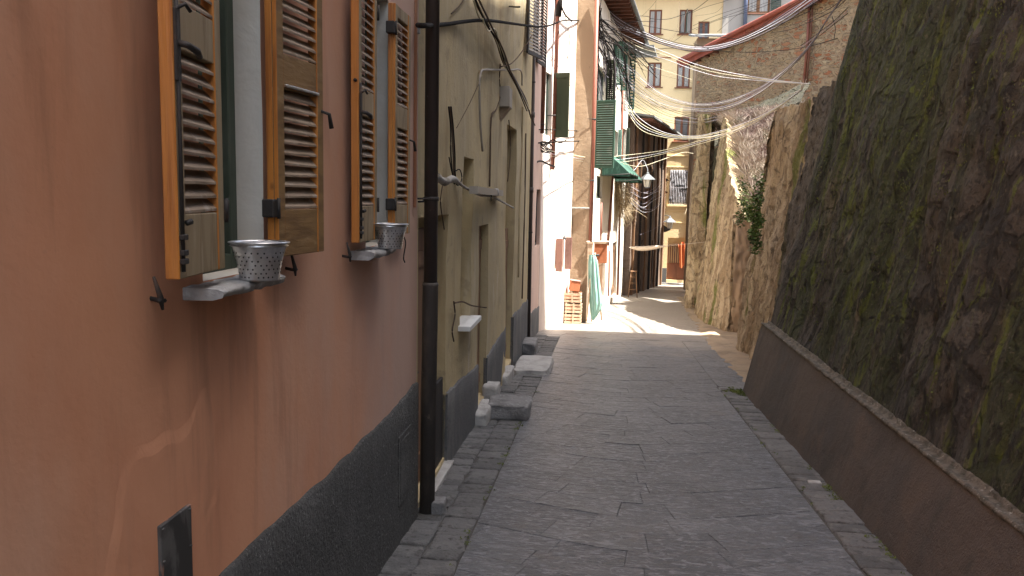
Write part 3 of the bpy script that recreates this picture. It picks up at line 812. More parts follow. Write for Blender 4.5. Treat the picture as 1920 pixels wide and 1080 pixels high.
# moss tufts and ivy on the rock walls
mt = MB()
for k in range(150):
    y = random.uniform(3.4, 10.8); z = random.uniform(.6, 5.5)
    q = N3((y-.05*z)*.8, z*.12, 33)
    if q < .05: continue
    for j in range(26):
        yy = y+random.gauss(0, .05); zz_ = z+random.gauss(0, .16)
        x = BX+(zz_-.39)*BS-.03+random.uniform(-.03, .02)
        s = random.uniform(.006, .016)
        a = Vector((random.uniform(-.5, .2), random.uniform(-1, 1), random.uniform(-1, 1))).normalized(); b_ = a.cross(Vector((1, .2, .3))).normalized()
        p = Vector((x, yy, zz_))
        mt.add([p-a*s, p+b_*s*.6, p+a*s, p-b_*s*.6], [(0, 1, 2, 3)])
tag(mt.build('wall_moss', m_mossleaf), 'tiny moss leaves clinging in streaks to the dark leaning wall', 'moss', kind='stuff')
iv = MB()
for (px, py, y, n) in ((1437, 345, 13.9, 60), (1430, 375, 13.9, 130), (1420, 400, 14.0, 170), (1432, 415, 13.9, 190), (1425, 440, 13.9, 150), (1428, 462, 13.9, 80), (1403, 385, 14.9, 50), (1400, 410, 14.9, 60), (1405, 350, 14.9, 40)):
    leafclump(iv, P(px, py, y)+Vector((-.10, 0, 0)), (.12, .22, .17), n*2, .032)
tag(iv.build('ivy', m_leaf), 'dark green ivy clump hanging on the tan rock wall past the mossy wall', 'ivy')
tw = MB()
for (px, py) in ((1500, 150), (1508, 142), (1512, 148), (1470, 182)):
    p = P(1503, 168, 12.3); q = P(px, py, 12.3)
    tw.tube([p, p.lerp(q, .5)+Vector((.01, 0, 0)), q], [.008, .006, .003], 5)
tag(tw.build('dead_twig', m_ribbon), 'pale dead forked twig standing on top of the rock wall', 'twig')
wf = MB()
for k in range(420):
    y = random.uniform(3, 11.1); s = random.choice((2.0, 2.0, 1.76, 2.03)) if random.random() < .8 else -.87
    if N3(y*1.7, s, 4) < .05: continue
    x = s+random.gauss(0, .02)
    leafclump(wf, (x, y, gz(y)+.008), (.025, .03, .012), 9, .010)
for k in range(60):
    x, y = 1.98+random.gauss(0, .07), 11.3+random.gauss(0, .12)
    leafclump(wf, (x, y, gz(y)+.012), (.03, .03, .015), 14, .014)
tag(wf.build('gutter_moss', m_mossleaf), 'small weeds and moss in the joints along the foot of the right wall', 'weeds', kind='stuff')

# stones lying about
def rock(name, c, s, mat, label, cat='stone', group=None, seed=0, flat=.5, rot=0):
    mb = MB(); M_ = Matrix.Rotation(rot, 3, 'Z')
    n = 10
    def f(a, b_):
        th = a*2*math.pi; ph = (b_-.5)*math.pi
        v = Vector((math.cos(th)*math.cos(ph), math.sin(th)*math.cos(ph), math.sin(ph)))
        e = .28
        v = Vector([math.copysign(abs(t)**e, t) for t in v])
        h = 1+.12*fb(v.x*1.1+seed, v.y*1.1, v.z*1.1, 4)+.05*fb(v.x*4+seed, v.y*4, v.z*4, 3)
        v = M_ @ Vector((v.x*s[0]*h, v.y*s[1]*h, v.z*s[2]*(1+.10*N3(v.x*2, v.y*2, seed))))
        return Vector(c)+v
    mb.grid(44, 22, f)
    return tag(mb.build(name, mat), label, cat, group)
def onG(px, py): return PG(px, py)
p = onG(820, 960); rock('loose_stone', (p.x, p.y+.02, p.z+.04), (.06, .07, .055), m_step, 'small grey stone at the foot of the big drainpipe', seed=4)
p = onG(945, 790); rock('stone_step', (-1.04, p.y+.35, gz(p.y+.35)+.09), (.25, .28, .10), m_step, 'thick rough grey block used as a step before the second doorway', 'step', seed=1)
rock('stone_step', (-1.30, 9.5, gz(9.5)+.20), (.10, .16, .11), m_stepw, 'small pale stone wedged between the thick step block and the doorway', 'step', seed=7)
rock('stone_step', (-1.30, 8.9, gz(8.9)+.06), (.08, .34, .10), m_stepw, 'narrow pale kerb stone against the dark base before the thick step block', 'step', seed=9)
rock('stone_step', (-1.04, 12.6, gz(12.6)+.035), (.29, .62, .075), m_stepw, 'wide flat pale stone slab lying at the third doorway', 'step', seed=12)
rock('stone_step', (-1.27, 14.4, gz(14.4)+.11), (.13, .36, .13), m_step, 'small grey block beside the far dark drainpipe', 'step', seed=14)
rock('stone_step', (-1.34, 11.5, gz(11.5)+.05), (.07, .4, .10), m_stepw, 'low pale kerb stone between the thick block and the flat slab', 'step', seed=17)
rock('stone_step', (-1.345, 6.55, gz(6.55)+.01), (.06, .40, .035), m_stepw, 'worn pale threshold stone just past the big drainpipe', 'step', seed=19)
p = onG(1378, 620); rock('kerb_block', (p.x+.12, p.y+.3, p.z+.03), (.34, .3, .12), m_step, 'low broken kerb block at the foot of the tan rock wall', 'stone', seed=22)
p = onG(1527, 905); rock('pale_chip', (p.x, p.y, p.z-.005), (.055, .035, .02), m_stepw, 'little white stone chip in the right gutter', 'stone', seed=25)
p = onG(1432, 975+5); 

# unseen house above the wall, sized to shade the near alley
th = thing('unseen_shade_house', (12, 0, 8.9), 'unseen tall plain house above the mossy retaining wall, there to shade the near alley', 'house')
FT = Fac((6.6, 15.45), (6.6, -5), 1)
ops = [(u, u+.9, z, z+1.5) for u in (2, 5.5, 9, 12.5, 16, 19) for z in (10.2, 13.4)]
facade(FT, 3.4, 22, ops, .15, 8, step=1.5, ztop=lambda u: 22-max(0, u-4)*.2).build('wall', m_beige, th)
for o_ in ops: window(FT, th, o_[0], o_[1], o_[2], o_[3], -.13, m_greenframe, m_glass)
mb = MB(); mb.T = FT.M(); mb.prism([(-.1, .3, 22.02), (4, .3, 22.02), (21.6, .3, 18.52), (21.6, .3, 18.75), (4, .3, 22.25), (-.1, .3, 22.25)], (0, -8.6, 0)); mb.build('roof', m_tile, th)

# ================================================================== PINK HOUSE (near left)
F1 = Fac((-1.33, -4), (-1.33, 5.63), 1)
U1 = lambda y: y+4
ph = thing('pink_house', (-1.33, 1, gz(1)), 'salmon pink house with dark base and two shuttered windows, nearest on the left', 'house')
W1 = (2.53, 3.03, 1.79, 3.24); W2 = (4.37, 4.84, 1.79, 3.24)
facade(F1, -1.5, 9.5, [(U1(a[0]), U1(a[1]), a[2], a[3], .17) for a in (W1, W2)], .17, 6, amp=.006, step=.12, rmi=1, seed=3).build('wall', [m_pink, m_reveal], ph)
plinth(F1, 0, F1.W-.02, lambda u: .70+.012*math.sin(u*1.3), -1.3, .022, .022, seed=2, n=200).build('plinth', m_plinth, ph)
mb = MB(); mb.T = F1.M(); mb.box(-.3, 9.6, -6.2, .55, 9.5, 9.7); mb.build('roof', m_tile, ph)

def leaf(M4, wdt, z0, z1, face, splits, thk=.042, slat=m_slat, lh=-1):
    """louvred shutter leaf. local: x along the leaf from its hinge, y = face turned to the street, z up"""
    fr = MB(); fr.T = M4; st = .055; h = thk/2
    mi = (1, 0, 1)
    fr.box(0, st, -h, h, z0, z1, mi, c=.003); fr.box(wdt-st, wdt, -h, h, z0, z1, mi, c=.003)
    fr.box(-.012, .0, -h, h-.014, z0+.002, z1-.002, mi, c=.002)
    zs = [(z0, splits[0]), (splits[1], splits[2]), (splits[3], z1)]
    for a, b in zs: fr.box(st, wdt-st, -h+.003, h-.003, a, b, (1, 0, 0), c=.003)
    f = fr.build('shutter', [face, m_orange], ph)
    for (a, b) in ((splits[0], splits[1]), (splits[2], splits[3])):
        sl = MB(); sl.T = M4
        n = max(3, round((b-a)/.043))
        for k in range(n):
            zc = a+(b-a)*(k+.5)/n; s = (b-a)/n
            x0, x1 = st, wdt-st; j = random.uniform(-.002, .002)
            # slat slopes down towards the room side
            vs = [(x0, h-.004, zc-s*.42+j), (x1, h-.004, zc-s*.42-j), (x1, -h+.004, zc+s*.40), (x0, -h+.004, zc+s*.40)]
            vs += [(v[0], v[1], v[2]+.008) for v in vs]
            sl.add(vs, [(3, 2, 1, 0), (4, 5, 6, 7), (0, 1, 5, 4), (1, 2, 6, 5), (2, 3, 7, 6), (3, 0, 4, 7)])
        sl.build('louvre', slat, f)
    return f
def leafM(hx, hy, ang_from_y, toward):         # toward=-1: leaf runs to the camera; +1: away
    d = Vector((math.sin(ang_from_y), toward*math.cos(ang_from_y), 0))
    n_ = Vector((math.cos(ang_from_y), -toward*math.sin(ang_from_y), 0))
    return Matrix(((d.x, n_.x, 0, hx), (d.y, n_.y, 0, hy), (0, 0, 1, 0), (0, 0, 0, 1)))
SP = (2.025, 2.495, 2.628, 3.145)
def hinge(Mx, par, z):
    h = MB(); h.T = Mx
    h.box(-.045, .004, -.026, .024, z-.035, z+.035, c=.004)
    h.tube([(-.006, .026, z-.04), (-.006, .026, z+.04)], .007, 8)
    h.build('hinge', m_iron, par)
def hook(y, par=None, x=-1.33):                       # wall hook that holds a leaf open
    mb = MB()
    mb.tube([(x-.02, y, 1.775), (x+.03, y, 1.765), (x+.05, y-.02, 1.77), (x+.055, y-.06, 1.775)], .007, 6)
    mb.tube([(x+.052, y-.035, 1.745), (x+.056, y-.05, 1.78), (x+.045, y-.065, 1.845)], [.004, .009, .004], 6)
    mb.build('shutter_hook', m_iron, ph)
leaves = []
for (hx, hy, an, tw_, w_, face, ws) in ((-1.272, 2.525, RAD(6.7), -1, .37, m_khaki, 0), (-1.282, 3.00, RAD(6.9), 1, .385, m_brownsh, 0),
                                         (-1.280, 4.354, RAD(1.6), -1, .36, m_khaki, 1), (-1.285, 4.76, RAD(.3), 1, .37, m_khaki, 1)):
    Mx = leafM(hx, hy, an, tw_)
    f = leaf(Mx, w_, 1.838, 3.215, face, SP)
    hinge(Mx, f, 2.03); hinge(Mx, f, 3.07)
    if tw_ < 0:
        r = MB(); r.T = Mx                        # bolt rod, handle and catch on the free edge
        r.tube([(w_-.012, .028, 1.86), (w_-.012, .028, 2.65)], .006, 6)
        r.box(w_-.028, w_+.001, .022, .032, 2.40, 2.60, c=.002)
        r.tube([(w_-.012, .03, 2.505), (w_-.02, .055, 2.50), (w_-.06, .065, 2.49), (w_-.09, .06, 2.48)], [.009, .01, .011, .009], 8)
        r.tube([(w_-.012, .03, 2.60), (w_-.03, .045, 2.615), (w_-.055, .05, 2.60)], .006, 6)
        for z in (1.89, 1.915, 1.96): r.box(w_-.03, w_+.0, .022, .038, z-.008, z+.008, c=.002)
        r.tube([(w_-.035, .03, 2.0), (w_-.05, .04, 2.005)], .009, 6)
        r.build('bolt', m_iron, f)
        k = MB(); k.T = Mx; k.tube([(w_-.002, .004, 2.66), (w_+.012, .004, 2.66)], .009, 8); k.build('peg', m_iron, f)
    else:
        r = MB(); r.T = Mx
        r.tube([(w_-.02, .02, 2.44), (w_+.008, .045, 2.43), (w_+.02, .05, 2.37)], [.006, .008, .010], 8)
        r.build('catch', m_iron, f)
        if ws == 0:
            r = MB(); r.T = Mx; r.box(.06, w_-.05, .018, .03, 2.502, 2.512, c=.002); r.build('metal_strip', m_galv, f)
    leaves.append(f)
for wy in (W1, W2):
    window(F1, ph, U1(wy[0]), U1(wy[1]), wy[2], wy[3], -.165, m_greenframe, m_glass, bars=1, fw=.06)
    sm = MB()
    y0, y1 = (2.40, 2.90) if wy is W1 else (4.10, 4.62)
    def sf(a, b_):
        prof = [(-.16, .0), (0.02, .004), (.135, .0), (.155, -.01), (.15, -.035), (.12, -.05), (0, -.052)]
        n_, dz = prof[round(b_*6)]
        y = y0+a*(y1-y0)
        return (-1.33+n_*.82+.022*fb(y*7, n_*8, 3)*(n_ > .03), y, 1.783+dz*.8+.008*fb(y*9, dz*30, 5))
    sm.grid(60, 6, sf)
    for a in (0, 1):
        sm.add([sf(a, k/6) for k in range(7)], [tuple(range(7))])
    sm.build('window_sill', m_sill, ph)
for y in (2.22, 3.24, 3.97): hook(y)
# access panel, hatch and patched plaster
mb = MB(); mb.T = F1.M(); mb.box(U1(2.20), U1(2.385), -.03, .014, .55, 1.07, c=.003)
for (a, z) in ((2.212, 1.055), (2.372, 1.055), (2.212, .95), (2.372, .93), (2.212, .82), (2.372, .80)):
    mb.lathe([(.0, .0), (.006, .0), (.006, .004), (0, .006)], (U1(a), .014, z), 8)
mb.build('access_panel', MT('scratched_steel', (0.10, 0.095, 0.09), .6, [(7, (1, 1, .25), (0.03, 0.028, 0.026), .47, .56, 8, .95, .8), (6, (2, 1, .3), (0.36, 0.18, 0.12), .56, .62, 6, .85, .8)]), ph)
mb = MB(); mb.T = F1.M(); mb.box(U1(5.02), U1(5.36), .0, .029, .0, .48, c=.004); mb.box(U1(5.06), U1(5.32), .0, .033, .04, .44, c=.003)
mb.build('hatch', m_plinth, ph)
mb = MB()
out = [PX(*q, -1.33) for q in ((190, 1150), (208, 1000), (232, 868), (262, 835), (300, 818), (350, 792), (385, 722), (401, 790), (411, 880), (413, 960), (414, 1200))]
out = [(q.y, q.z) for q in out]
sp = crspline([Vector((0, a, b)) for a, b in out], 6)
n = len(sp); cy = 2.32; cz = .85
vs = []
for k, (ins, xo) in enumerate(((0, -.001), (.045, .003), (.5, .003))):
    for q in sp:
        d = Vector((0, cy-q.y, cz-q.z)); f_ = ins/d.length if ins < .1 else ins
        qq = q+d*f_; vs.append((-1.33+xo+.004*N3(qq.y*12, qq.z*12, 1)*(k == 1), qq.y+.018*N3(q.y*9, q.z*9, 2), qq.z+.018*N3(q.y*9, q.z*9, 6)))
vs.append((-1.33+.004, cy, cz))
fs = [(r*n+k, r*n+k+1, (r+1)*n+k+1, (r+1)*n+k) for r in range(2) for k in range(n-1)]+[(2*n+k, 2*n+k+1, 3*n) for k in range(n-1)]
mb.add(vs, fs, 0, False)
mb.build('plaster_patch', m_pink, ph)

# perforated metal pots on the sills
def pot(c, r, h, label, cord=False):
    t = thing('metal_pot', c, label, 'plant pot', 'perforated metal pots on the window sills')
    b_ = MB()
    rb = r*.66; rt = r*.93
    b_.lathe([(0, .004), (rb*.96, .004), (rb, .0), (rb+.002, .006), (rb+(rt-rb)*.5, h*.5), (rt, h*.86), (rt+.004, h*.87), (rt+.002, h), (rt-.004, h), (rt-.006, h*.86), (0, h*.84)], c, 40)
    b_.build('body', m_galv, t)
    rm = MB()
    rm.lathe([(rt, h*.87), (r*1.0, h*.88), (r*1.03, h*.90), (r*.985, h*.925), (r*.985, h*.95), (r*1.05, h*.96), (r*1.08, h*.985), (r*1.06, h*1.0), (r*.97, h*.99), (rt-.002, h*.97)], c, 40)
    rm.build('rim', m_galv, t)
    f = MB(); f.lathe([(rt, h*.95), (rt*.7, h*.99), (rt*.35, h*1.0), (0, h*1.02)], c, 24); f.build('fill', m_soil, t)
    ho = MB()
    for row in range(7):
        z = h*(.10+.105*row); rr = rb+(rt-rb)*(z/h/.86)
        for k in range(26):
            if (k+row*2) % 5 == 0: continue
            a = 2*math.pi*(k+.5*(row % 2))/26
            n_ = Vector((math.cos(a), math.sin(a), .0)); p_ = Vector(c)+n_*(rr+.0012)+Vector((0, 0, z))
            s_ = Vector((-n_.y, n_.x, 0)); q = .0034
            ho.add([p_+s_*q*math.cos(i*math.pi/3)+Vector((0, 0, q*math.sin(i*math.pi/3))) for i in range(6)], [(0, 1, 2, 3, 4, 5)])
    ho.build('perforation', m_hole, t)
    if cord:
        cd = MB(); cd.tube(crspline([(c[0]+.05, c[1]+.12, c[2]+.06), (c[0]+.055, c[1]+.135, c[2]+.02), (c[0]+.045, c[1]+.13, c[2]-.06), (c[0]+.05, c[1]+.14, c[2]-.09)], 5), .004, 5); cd.build('cord', m_iron, t)
    return t
pot((-1.20, 2.68, 1.785), .098, .135, 'large perforated tin pot on the sill of the nearest shuttered window')
pot((-1.19, 4.38, 1.787), .098, .14, 'perforated tin pot with a hanging cord on the second window sill', True)

# ================================================================== drainpipes
def pipe(name, pts, r, mat, label, joints=(), brackets=(), low=None, wallx=None):
    top = Vector(pts[0]); bot = Vector(pts[-1])
    t = thing(name, tuple(bot), label, 'drainpipe')
    def at(z):
        for a, b_ in zip(pts[:-1], pts[1:]):
            if b_[2] <= z <= a[2]:
                k = (a[2]-z)/(a[2]-b_[2]); return Vector(a).lerp(Vector(b_), k)
        return bot
    zz_ = low if low is not None else bot.z
    a = MB(); ps = [p_ for p_ in [Vector(q) for q in pts] if p_.z > zz_]+[at(zz_)]
    a.tube(ps, r, 18); a.build('tube', mat, t)
    if low is not None:
        b_ = MB(); b_.tube([at(zz_+.03), at(zz_+.01), at(zz_), bot], [r*1.05, r*1.22, r*1.15, r*1.15], 18); b_.build('lower_tube', m_pipelow, t)
    for z in joints:
        j = MB(); c = at(z); j.tube([c+Vector((0, 0, .05)), c+Vector((0, 0, .045)), c-Vector((0, 0, .045)), c-Vector((0, 0, .05))], [r*1.02, r*1.15, r*1.15, r*1.02], 18); j.build('joint', mat, t)
    for z in brackets:
        c = at(z); k = MB(); k.tube([c+Vector((0, 0, .015)), c-Vector((0, 0, .015))], r*1.12, 18)
        wx = wallx if wallx is not None else c.x-r*2
        k.tube([c, (wx-.03, c.y, z)], .008, 6); k.tube([c+Vector((0, -r*1.1, 0)), (wx-.03, c.y-r*1.6, z+.0)], .006, 6)
        k.build('bracket', m_iron, t)
    return t
pt_ = P(803, 0, 5.85)
pipe('drainpipe', [(-1.25, 5.72, 9.3), (-1.25, 5.72, 1.0), (-1.262, 5.72, gz(5.72)-.02)], .050, m_pipe, 'big dark brown drainpipe at the corner of the pink and cream houses', (), (2.06,), low=1.42, wallx=-1.33)
pt2 = lambda py, y=15.16: P(1000-(py/650)*12, py, y)
pipe('drainpipe', [pt2(-250), pt2(0), pt2(300), pt2(640)], .062, m_pipe, 'dark drainpipe at the far end of the cream house, beside a small grey block', (3.6, 2.2), (4.2, 1.4), wallx=-1.5)
# thin conduit beside the big pipe
def conduit(pts, r, mat, label, name='conduit', cat='conduit', clips=()):
    mb = MB(); mb.tube(crspline(pts, 4) if len(pts) > 2 else pts, r, 8)
    return tag(mb.build(name, mat), label, cat)
conduit([(-1.318, 5.50, 9.2), (-1.318, 5.50, 2.0)], .011, m_pink, 'thin pink-painted conduit beside the big dark drainpipe')
mb = MB(); q = PX(783, 46, -1.32); mb.tube([(-1.34, q.y, q.z), (-1.29, q.y, q.z)], .012, 8); mb.box(-1.34, -1.305, q.y-.02, q.y+.02, q.z-.06, q.z-.02); tag(mb.build('cable_clip', m_sill), 'pale cable clip on the pink wall left of the big drainpipe', 'clip')

# ================================================================== CREAM HOUSE
F2 = Fac((-1.352, 5.64), (-1.41, 15.2), 1)
U2 = lambda px, py=500: F2.pix(px, py)[0]
Z2 = lambda px, py: F2.pix(px, py)[1]
ch = thing('cream_house', (-1.465, 10, gz(10)), 'cream plastered house with dark grey base, doorways and wall cables', 'house')
opsC = [(.12, U2(838), -.28, Z2(838, 402), .13), (U2(863), U2(882), Z2(872, 600), Z2(882, 298), .10), (U2(897), U2(914), -.33, Z2(914, 420), .12), (U2(948), U2(963), -.52, Z2(962, 240), .14)]
facade(F2, -2.5, 9.3, opsC, .15, 6, amp=.02, step=.2, seed=11).build('wall', m_cream, ch)
mb = MB(); mb.T = F2.M(); mb.box(0, F2.W, -6.2, .5, 9.3, 9.5); mb.build('roof', m_tile, ch)
for a, b_, pa, pb, sd_ in ((838, 897, 735, 684, 1), (914, 948, 668, 612, 2), (963, 990, 590, 560, 3)):
    plinth(F2, U2(a), min(F2.W, U2(b_)), lambda u, z0=Z2(a, pa), z1=Z2(b_, pb), u0=U2(a), u1=U2(b_): z0+(z1-z0)*(u-u0)/(u1-u0), -1.6, .02, .03, seed=sd_).build('plinth', m_plinth2, ch)
def door(F, par, u0, u1, z0, z1, n, mat, boards=3):
    mb = MB(); mb.T = F.M(); w_ = (u1-u0)/boards
    for k in range(boards): mb.box(u0+k*w_+.003, u0+(k+1)*w_-.003, n-.03, n, z0, z1, c=.004)
    mb.box(u0+.03, u1-.03, n, n+.015, z0+.15, z0+.27); mb.box(u0+.03, u1-.03, n, n+.015, z1-.3, z1-.18)
    d = mb.build('door', mat, par)
    h = MB(); h.T = F.M(); h.tube([(u0+.1, n, z0+1), (u0+.1, n+.05, z0+1), (u0+.16, n+.05, z0+1)], .01, 6); h.build('handle', m_iron, d)
for o_ in (opsC[0], opsC[2], opsC[3]):
    door(F2, ch, o_[0]+.02, o_[1]-.02, o_[2], min(o_[3], o_[2]+2.1), -o_[4]+.04, m_wood)
mb = MB(); mb.T = F2.M(); mb.box(opsC[0][1]-.45, opsC[0][1]-.03, -.05, -.02, -.3, Z2(830, 712), c=.004); mb.build('low_gate', m_iron, ch)
mb = MB(); mb.T = F2.M(); mb.box(opsC[1][0]-.08, opsC[1][1]+.04, -.09, .12, opsC[1][2]-.05, opsC[1][2]+.002, c=.006); mb.build('window_sill', m_marble, ch)
# wall fittings (pixel measured on the wall plane, stood off it)
def onF(F, px, py, n):
    u, z = F.pix(px, py, n)
    return F.pt(u, n, z)
def wire(F, pxs, n, r, mat, name, label, cat, k=6, group=None):
    mb = MB(); mb.tube(crspline([onF(F, a, b_, n) for a, b_ in pxs], k), r, 6)
    return tag(mb.build(name, mat), label, cat, group)
conduit([onF(F2, *q, .03) for q in ((905, 283), (901, 240), (899, 170), (901, 137), (908, 131), (925, 131))]+[onF(F2, *q, .05) for q in ((945, 131), (962, 131), (972, 130), (978, 136), (979, 160))], .013, m_grey, 'pale grey bent conduit looping over the cream wall')
conduit([onF(F2, *q, .02) for q in ((938, 120), (936, 150), (938, 175), (930, 205), (921, 222), (919, 300), (918, 350))], .011, C_brn, 'thin brown pipe running down the middle of the cream wall')
for i, (dx, r_) in enumerate(((0, .008), (2, .006), (-3, .006))):
    wire(F2, [(844+dx, 200), (848+dx, 240), (850+dx*1.5, 290), (852+dx, 330), (858+dx*2, 345)], .03+.01*i, r_, C_blk if i else C_brn, 'hanging_cable', 'dark cable of the short bunch dropping down the cream wall', 'cable', group='short bunch of dark cables on the cream wall')
wire(F2, [(842, 295), (848, 325), (858, 348), (866, 335), (862, 318), (852, 322)], .05, .005, C_blk, 'hanging_cable', 'thin loose loop of cable above the wrapped pipe', 'cable')
mb = MB()
mb.tube(crspline([onF(F2, 818, 330, .06), onF(F2, 833, 341, .09), onF(F2, 850, 336, .10), onF(F2, 870, 350, .09), onF(F2, 900, 366, .08), onF(F2, 925, 370, .07), onF(F2, 963, 390, .04)], 5), [.03, .03, .028, .028, .03, .035, .033, .028, .03, .033, .03, .024, .02, .016]+[.013]*17, 8)
tag(mb.build('wrapped_pipe', MT('grey_wrapping', (0.36, 0.34, 0.31), .9, [(10, I3, (0.2, 0.17, 0.13), .5, .66, 5, .9)], [(30, I3, .01, 4)])), 'grey wrapped pipe sticking out of the cream wall and trailing right', 'pipe')
lt = thing('wall_lamp', onF(F2, 915, 362, 0), 'small boxy lamp on a short arm fixed to the cream wall', 'wall lamp')
a, b_ = onF(F2, 888, 349, .16), onF(F2, 938, 357, .05)
mb = MB(); d = (b_-a).normalized(); s_ = d.cross(Vector((0, 0, 1))).normalized()
mb.prism([a+s_*.04, a-s_*.04, a-s_*.04+Vector((0, 0, -.07)), a+s_*.04+Vector((0, 0, -.07))], b_-a); mb.build('housing', m_grey, lt)
mb = MB(); mb.tube([onF(F2, 921, 375, 0), onF(F2, 921, 366, .1)], .01, 6); mb.build('arm', m_iron, lt)
mb = MB(); q = onF(F2, 930, 355, .10); mb.tube([q, q+Vector((0, .02, -.05)), q+Vector((.02, .05, -.055))], [.03, .035, .02], 10); mb.build('cap', m_sill, lt)
bt = thing('junction_box', onF(F2, 950, 200, 0), 'square beige box with a wedge bracket high on the cream wall', 'junction box')
mb = MB(); u, z = F2.pix(951, 185, .1); mb.T = F2.M(); mb.box(u-.15, u+.15, 0, .15, z-.12, z+.14, c=.01); mb.build('box', m_grey, bt)
mb = MB(); mb.T = F2.M(); mb.prism([(u-.1, 0, z-.12), (u-.1, .14, z-.12), (u-.1, 0, z-.30)], (.2, 0, 0)); mb.build('bracket', m_beige, bt)
for k, (pp_, r_, mt_) in enumerate((([(885, -10), (905, 30), (930, 75), (945, 120), (965, 150), (985, 185), (996, 222)], .014, C_brn), ([(893, -10), (915, 35), (938, 85), (953, 125), (972, 160), (990, 200)], .012, C_gry),
        ([(888, 0), (900, 35), (925, 62), (940, 100), (955, 140), (980, 180), (992, 205)], .010, C_crm), ([(890, -5), (912, 45), (935, 80), (948, 122), (970, 165), (988, 208)], .010, C_blk),
        ([(905, 35), (915, 58), (928, 55), (940, 90), (960, 140), (978, 175)], .008, C_crm), ([(896, -5), (922, 50), (944, 95), (960, 140), (984, 190), (1003, 235)], .010, C_brn))):
    wire(F2, pp_, .06+.015*k, r_, mt_, 'wall_cable', 'cable of the thick twisted bunch running down the cream wall', 'cable', group='twisted cable bunch on the cream wall')
wire(F2, [(998, 65), (980, 95), (960, 118), (940, 125)], .12, .008, C_brn, 'wall_cable', 'single brown cable slanting from the far drainpipe to the twisted bunch', 'cable')
wire(F2, [(846, 26), (862, 10), (872, -6)], .02, .006, C_brn, 'wall_cable', 'short dark wire at the top of the cream wall', 'cable')
wire(F2, [(900, 152), (880, 195), (856, 240)], .015, .003, C_brn, 'wall_cable', 'hair-thin wire slanting down left from the bent conduit', 'cable')
wire(F2, [(954, 225), (957, 260), (956, 300), (952, 340)], .02, .007, C_brn, 'wall_cable', 'thin brown wire below the junction box', 'cable')
wire(F2, [(830, 345), (826, 380), (833, 430)], .03, .005, C_brn, 'wall_cable', 'thin wire below the wrapped pipe', 'cable')
wire(F2, [(853, 568), (868, 566), (885, 573), (912, 577)], .05, .008, C_brn, 'iron_rod', 'thin rusty rod above the white marble sill', 'rod')
wire(F2, [(851, 565), (853, 590), (848, 620), (851, 640)], .015, .007, C_brn, 'wall_cable', 'crooked wire below the rusty rod', 'cable')
conduit([onF(F2, *q, .03) for q in ((980, 200), (978, 300), (974, 400), (972, 520))], .015, m_cream, 'cream-painted conduit near the far end of the cream wall')
conduit([onF(F2, *q, .03) for q in ((986, 250), (984, 380), (979, 560))], .012, C_brn, 'brown wire just left of the far dark drainpipe')
# long thick dark cable crossing the facades
mb = MB(); mb.tube(crspline([PX(783, 47, -1.30), PX(797, 48, -1.17), P(830, 46, 6.5), P(905, 38, 8.2), P(960, 44, 10.5), P(1005, 50, 13.5), P(1030, 48, 16), P(1060, 38, 18.5), P(1100, 40, 21), P(1130, 44, 22)], 8), .017, 8)
tag(mb.build('overhead_cable', C_blk), 'thick dark cable running from the big drainpipe along all the left facades', 'cable')
conduit([P(785, 378, 5.7), P(800, 377, 5.8), P(815, 375, 5.95)], .008, m_iron, 'small iron stay behind the big drainpipe', 'iron_stay', 'bracket')

# louvred shutters at the end of the cream house and beyond
def flat_shutter(par, c0, c1, z0, z1, mat, n=24, slatmat=None, th=.035, fw=.05, sh=.4):
    """c0,c1: plan points (x,y)"""
    a = Vector((c0[0], c0[1], 0)); d = Vector((c1[0]-c0[0], c1[1]-c0[1], 0)); W = d.length; d.normalize(); nn = Vector((d.y, -d.x, 0))
    T = Matrix(((d.x, nn.x, 0, a.x), (d.y, nn.y, 0, a.y), (0, 0, 1, 0), (0, 0, 0, 1)))
    f = MB(); f.T = T
    f.box(0, fw, -th/2, th/2, z0, z1, c=.003); f.box(W-fw, W, -th/2, th/2, z0, z1, c=.003)
    f.box(fw, W-fw, -th/2, th/2, z0, z0+fw*1.3, c=.003); f.box(fw, W-fw, -th/2, th/2, z1-fw*1.3, z1, c=.003)
    o = f.build('shutter', mat, par)
    s = MB(); s.T = T
    for k in range(n):
        zc = z0+fw*1.3+(z1-z0-2.6*fw)*(k+.5)/n; h = (z1-z0-2.6*fw)/n
        vs = [(fw, th*.42, zc-h*sh), (W-fw, th*.42, zc-h*sh), (W-fw, -th*.3, zc+h*sh*.85), (fw, -th*.3, zc+h*sh*.85)]
        vs += [(v[0], v[1], v[2]+.008) for v in vs]
        s.add(vs, [(3, 2, 1, 0), (4, 5, 6, 7), (0, 1, 5, 4), (1, 2, 6, 5), (2, 3, 7, 6), (3, 0, 4, 7)])
    s.build('louvre', slatmat or mat, o)
    return o
zA = P(992, 118, 14.6).z
flat_shutter(ch, (-1.36, 13.6), (-1.17, 14.3), zA, zA+1.8, m_iron, 30, m_grey)
mb = MB(); mb.tube([onF(F2, 955, 12, .02), onF(F2, 968, 13, .2), onF(F2, 975, 13, .25)], .012, 6); mb.build('shutter_hook', m_iron, ch)

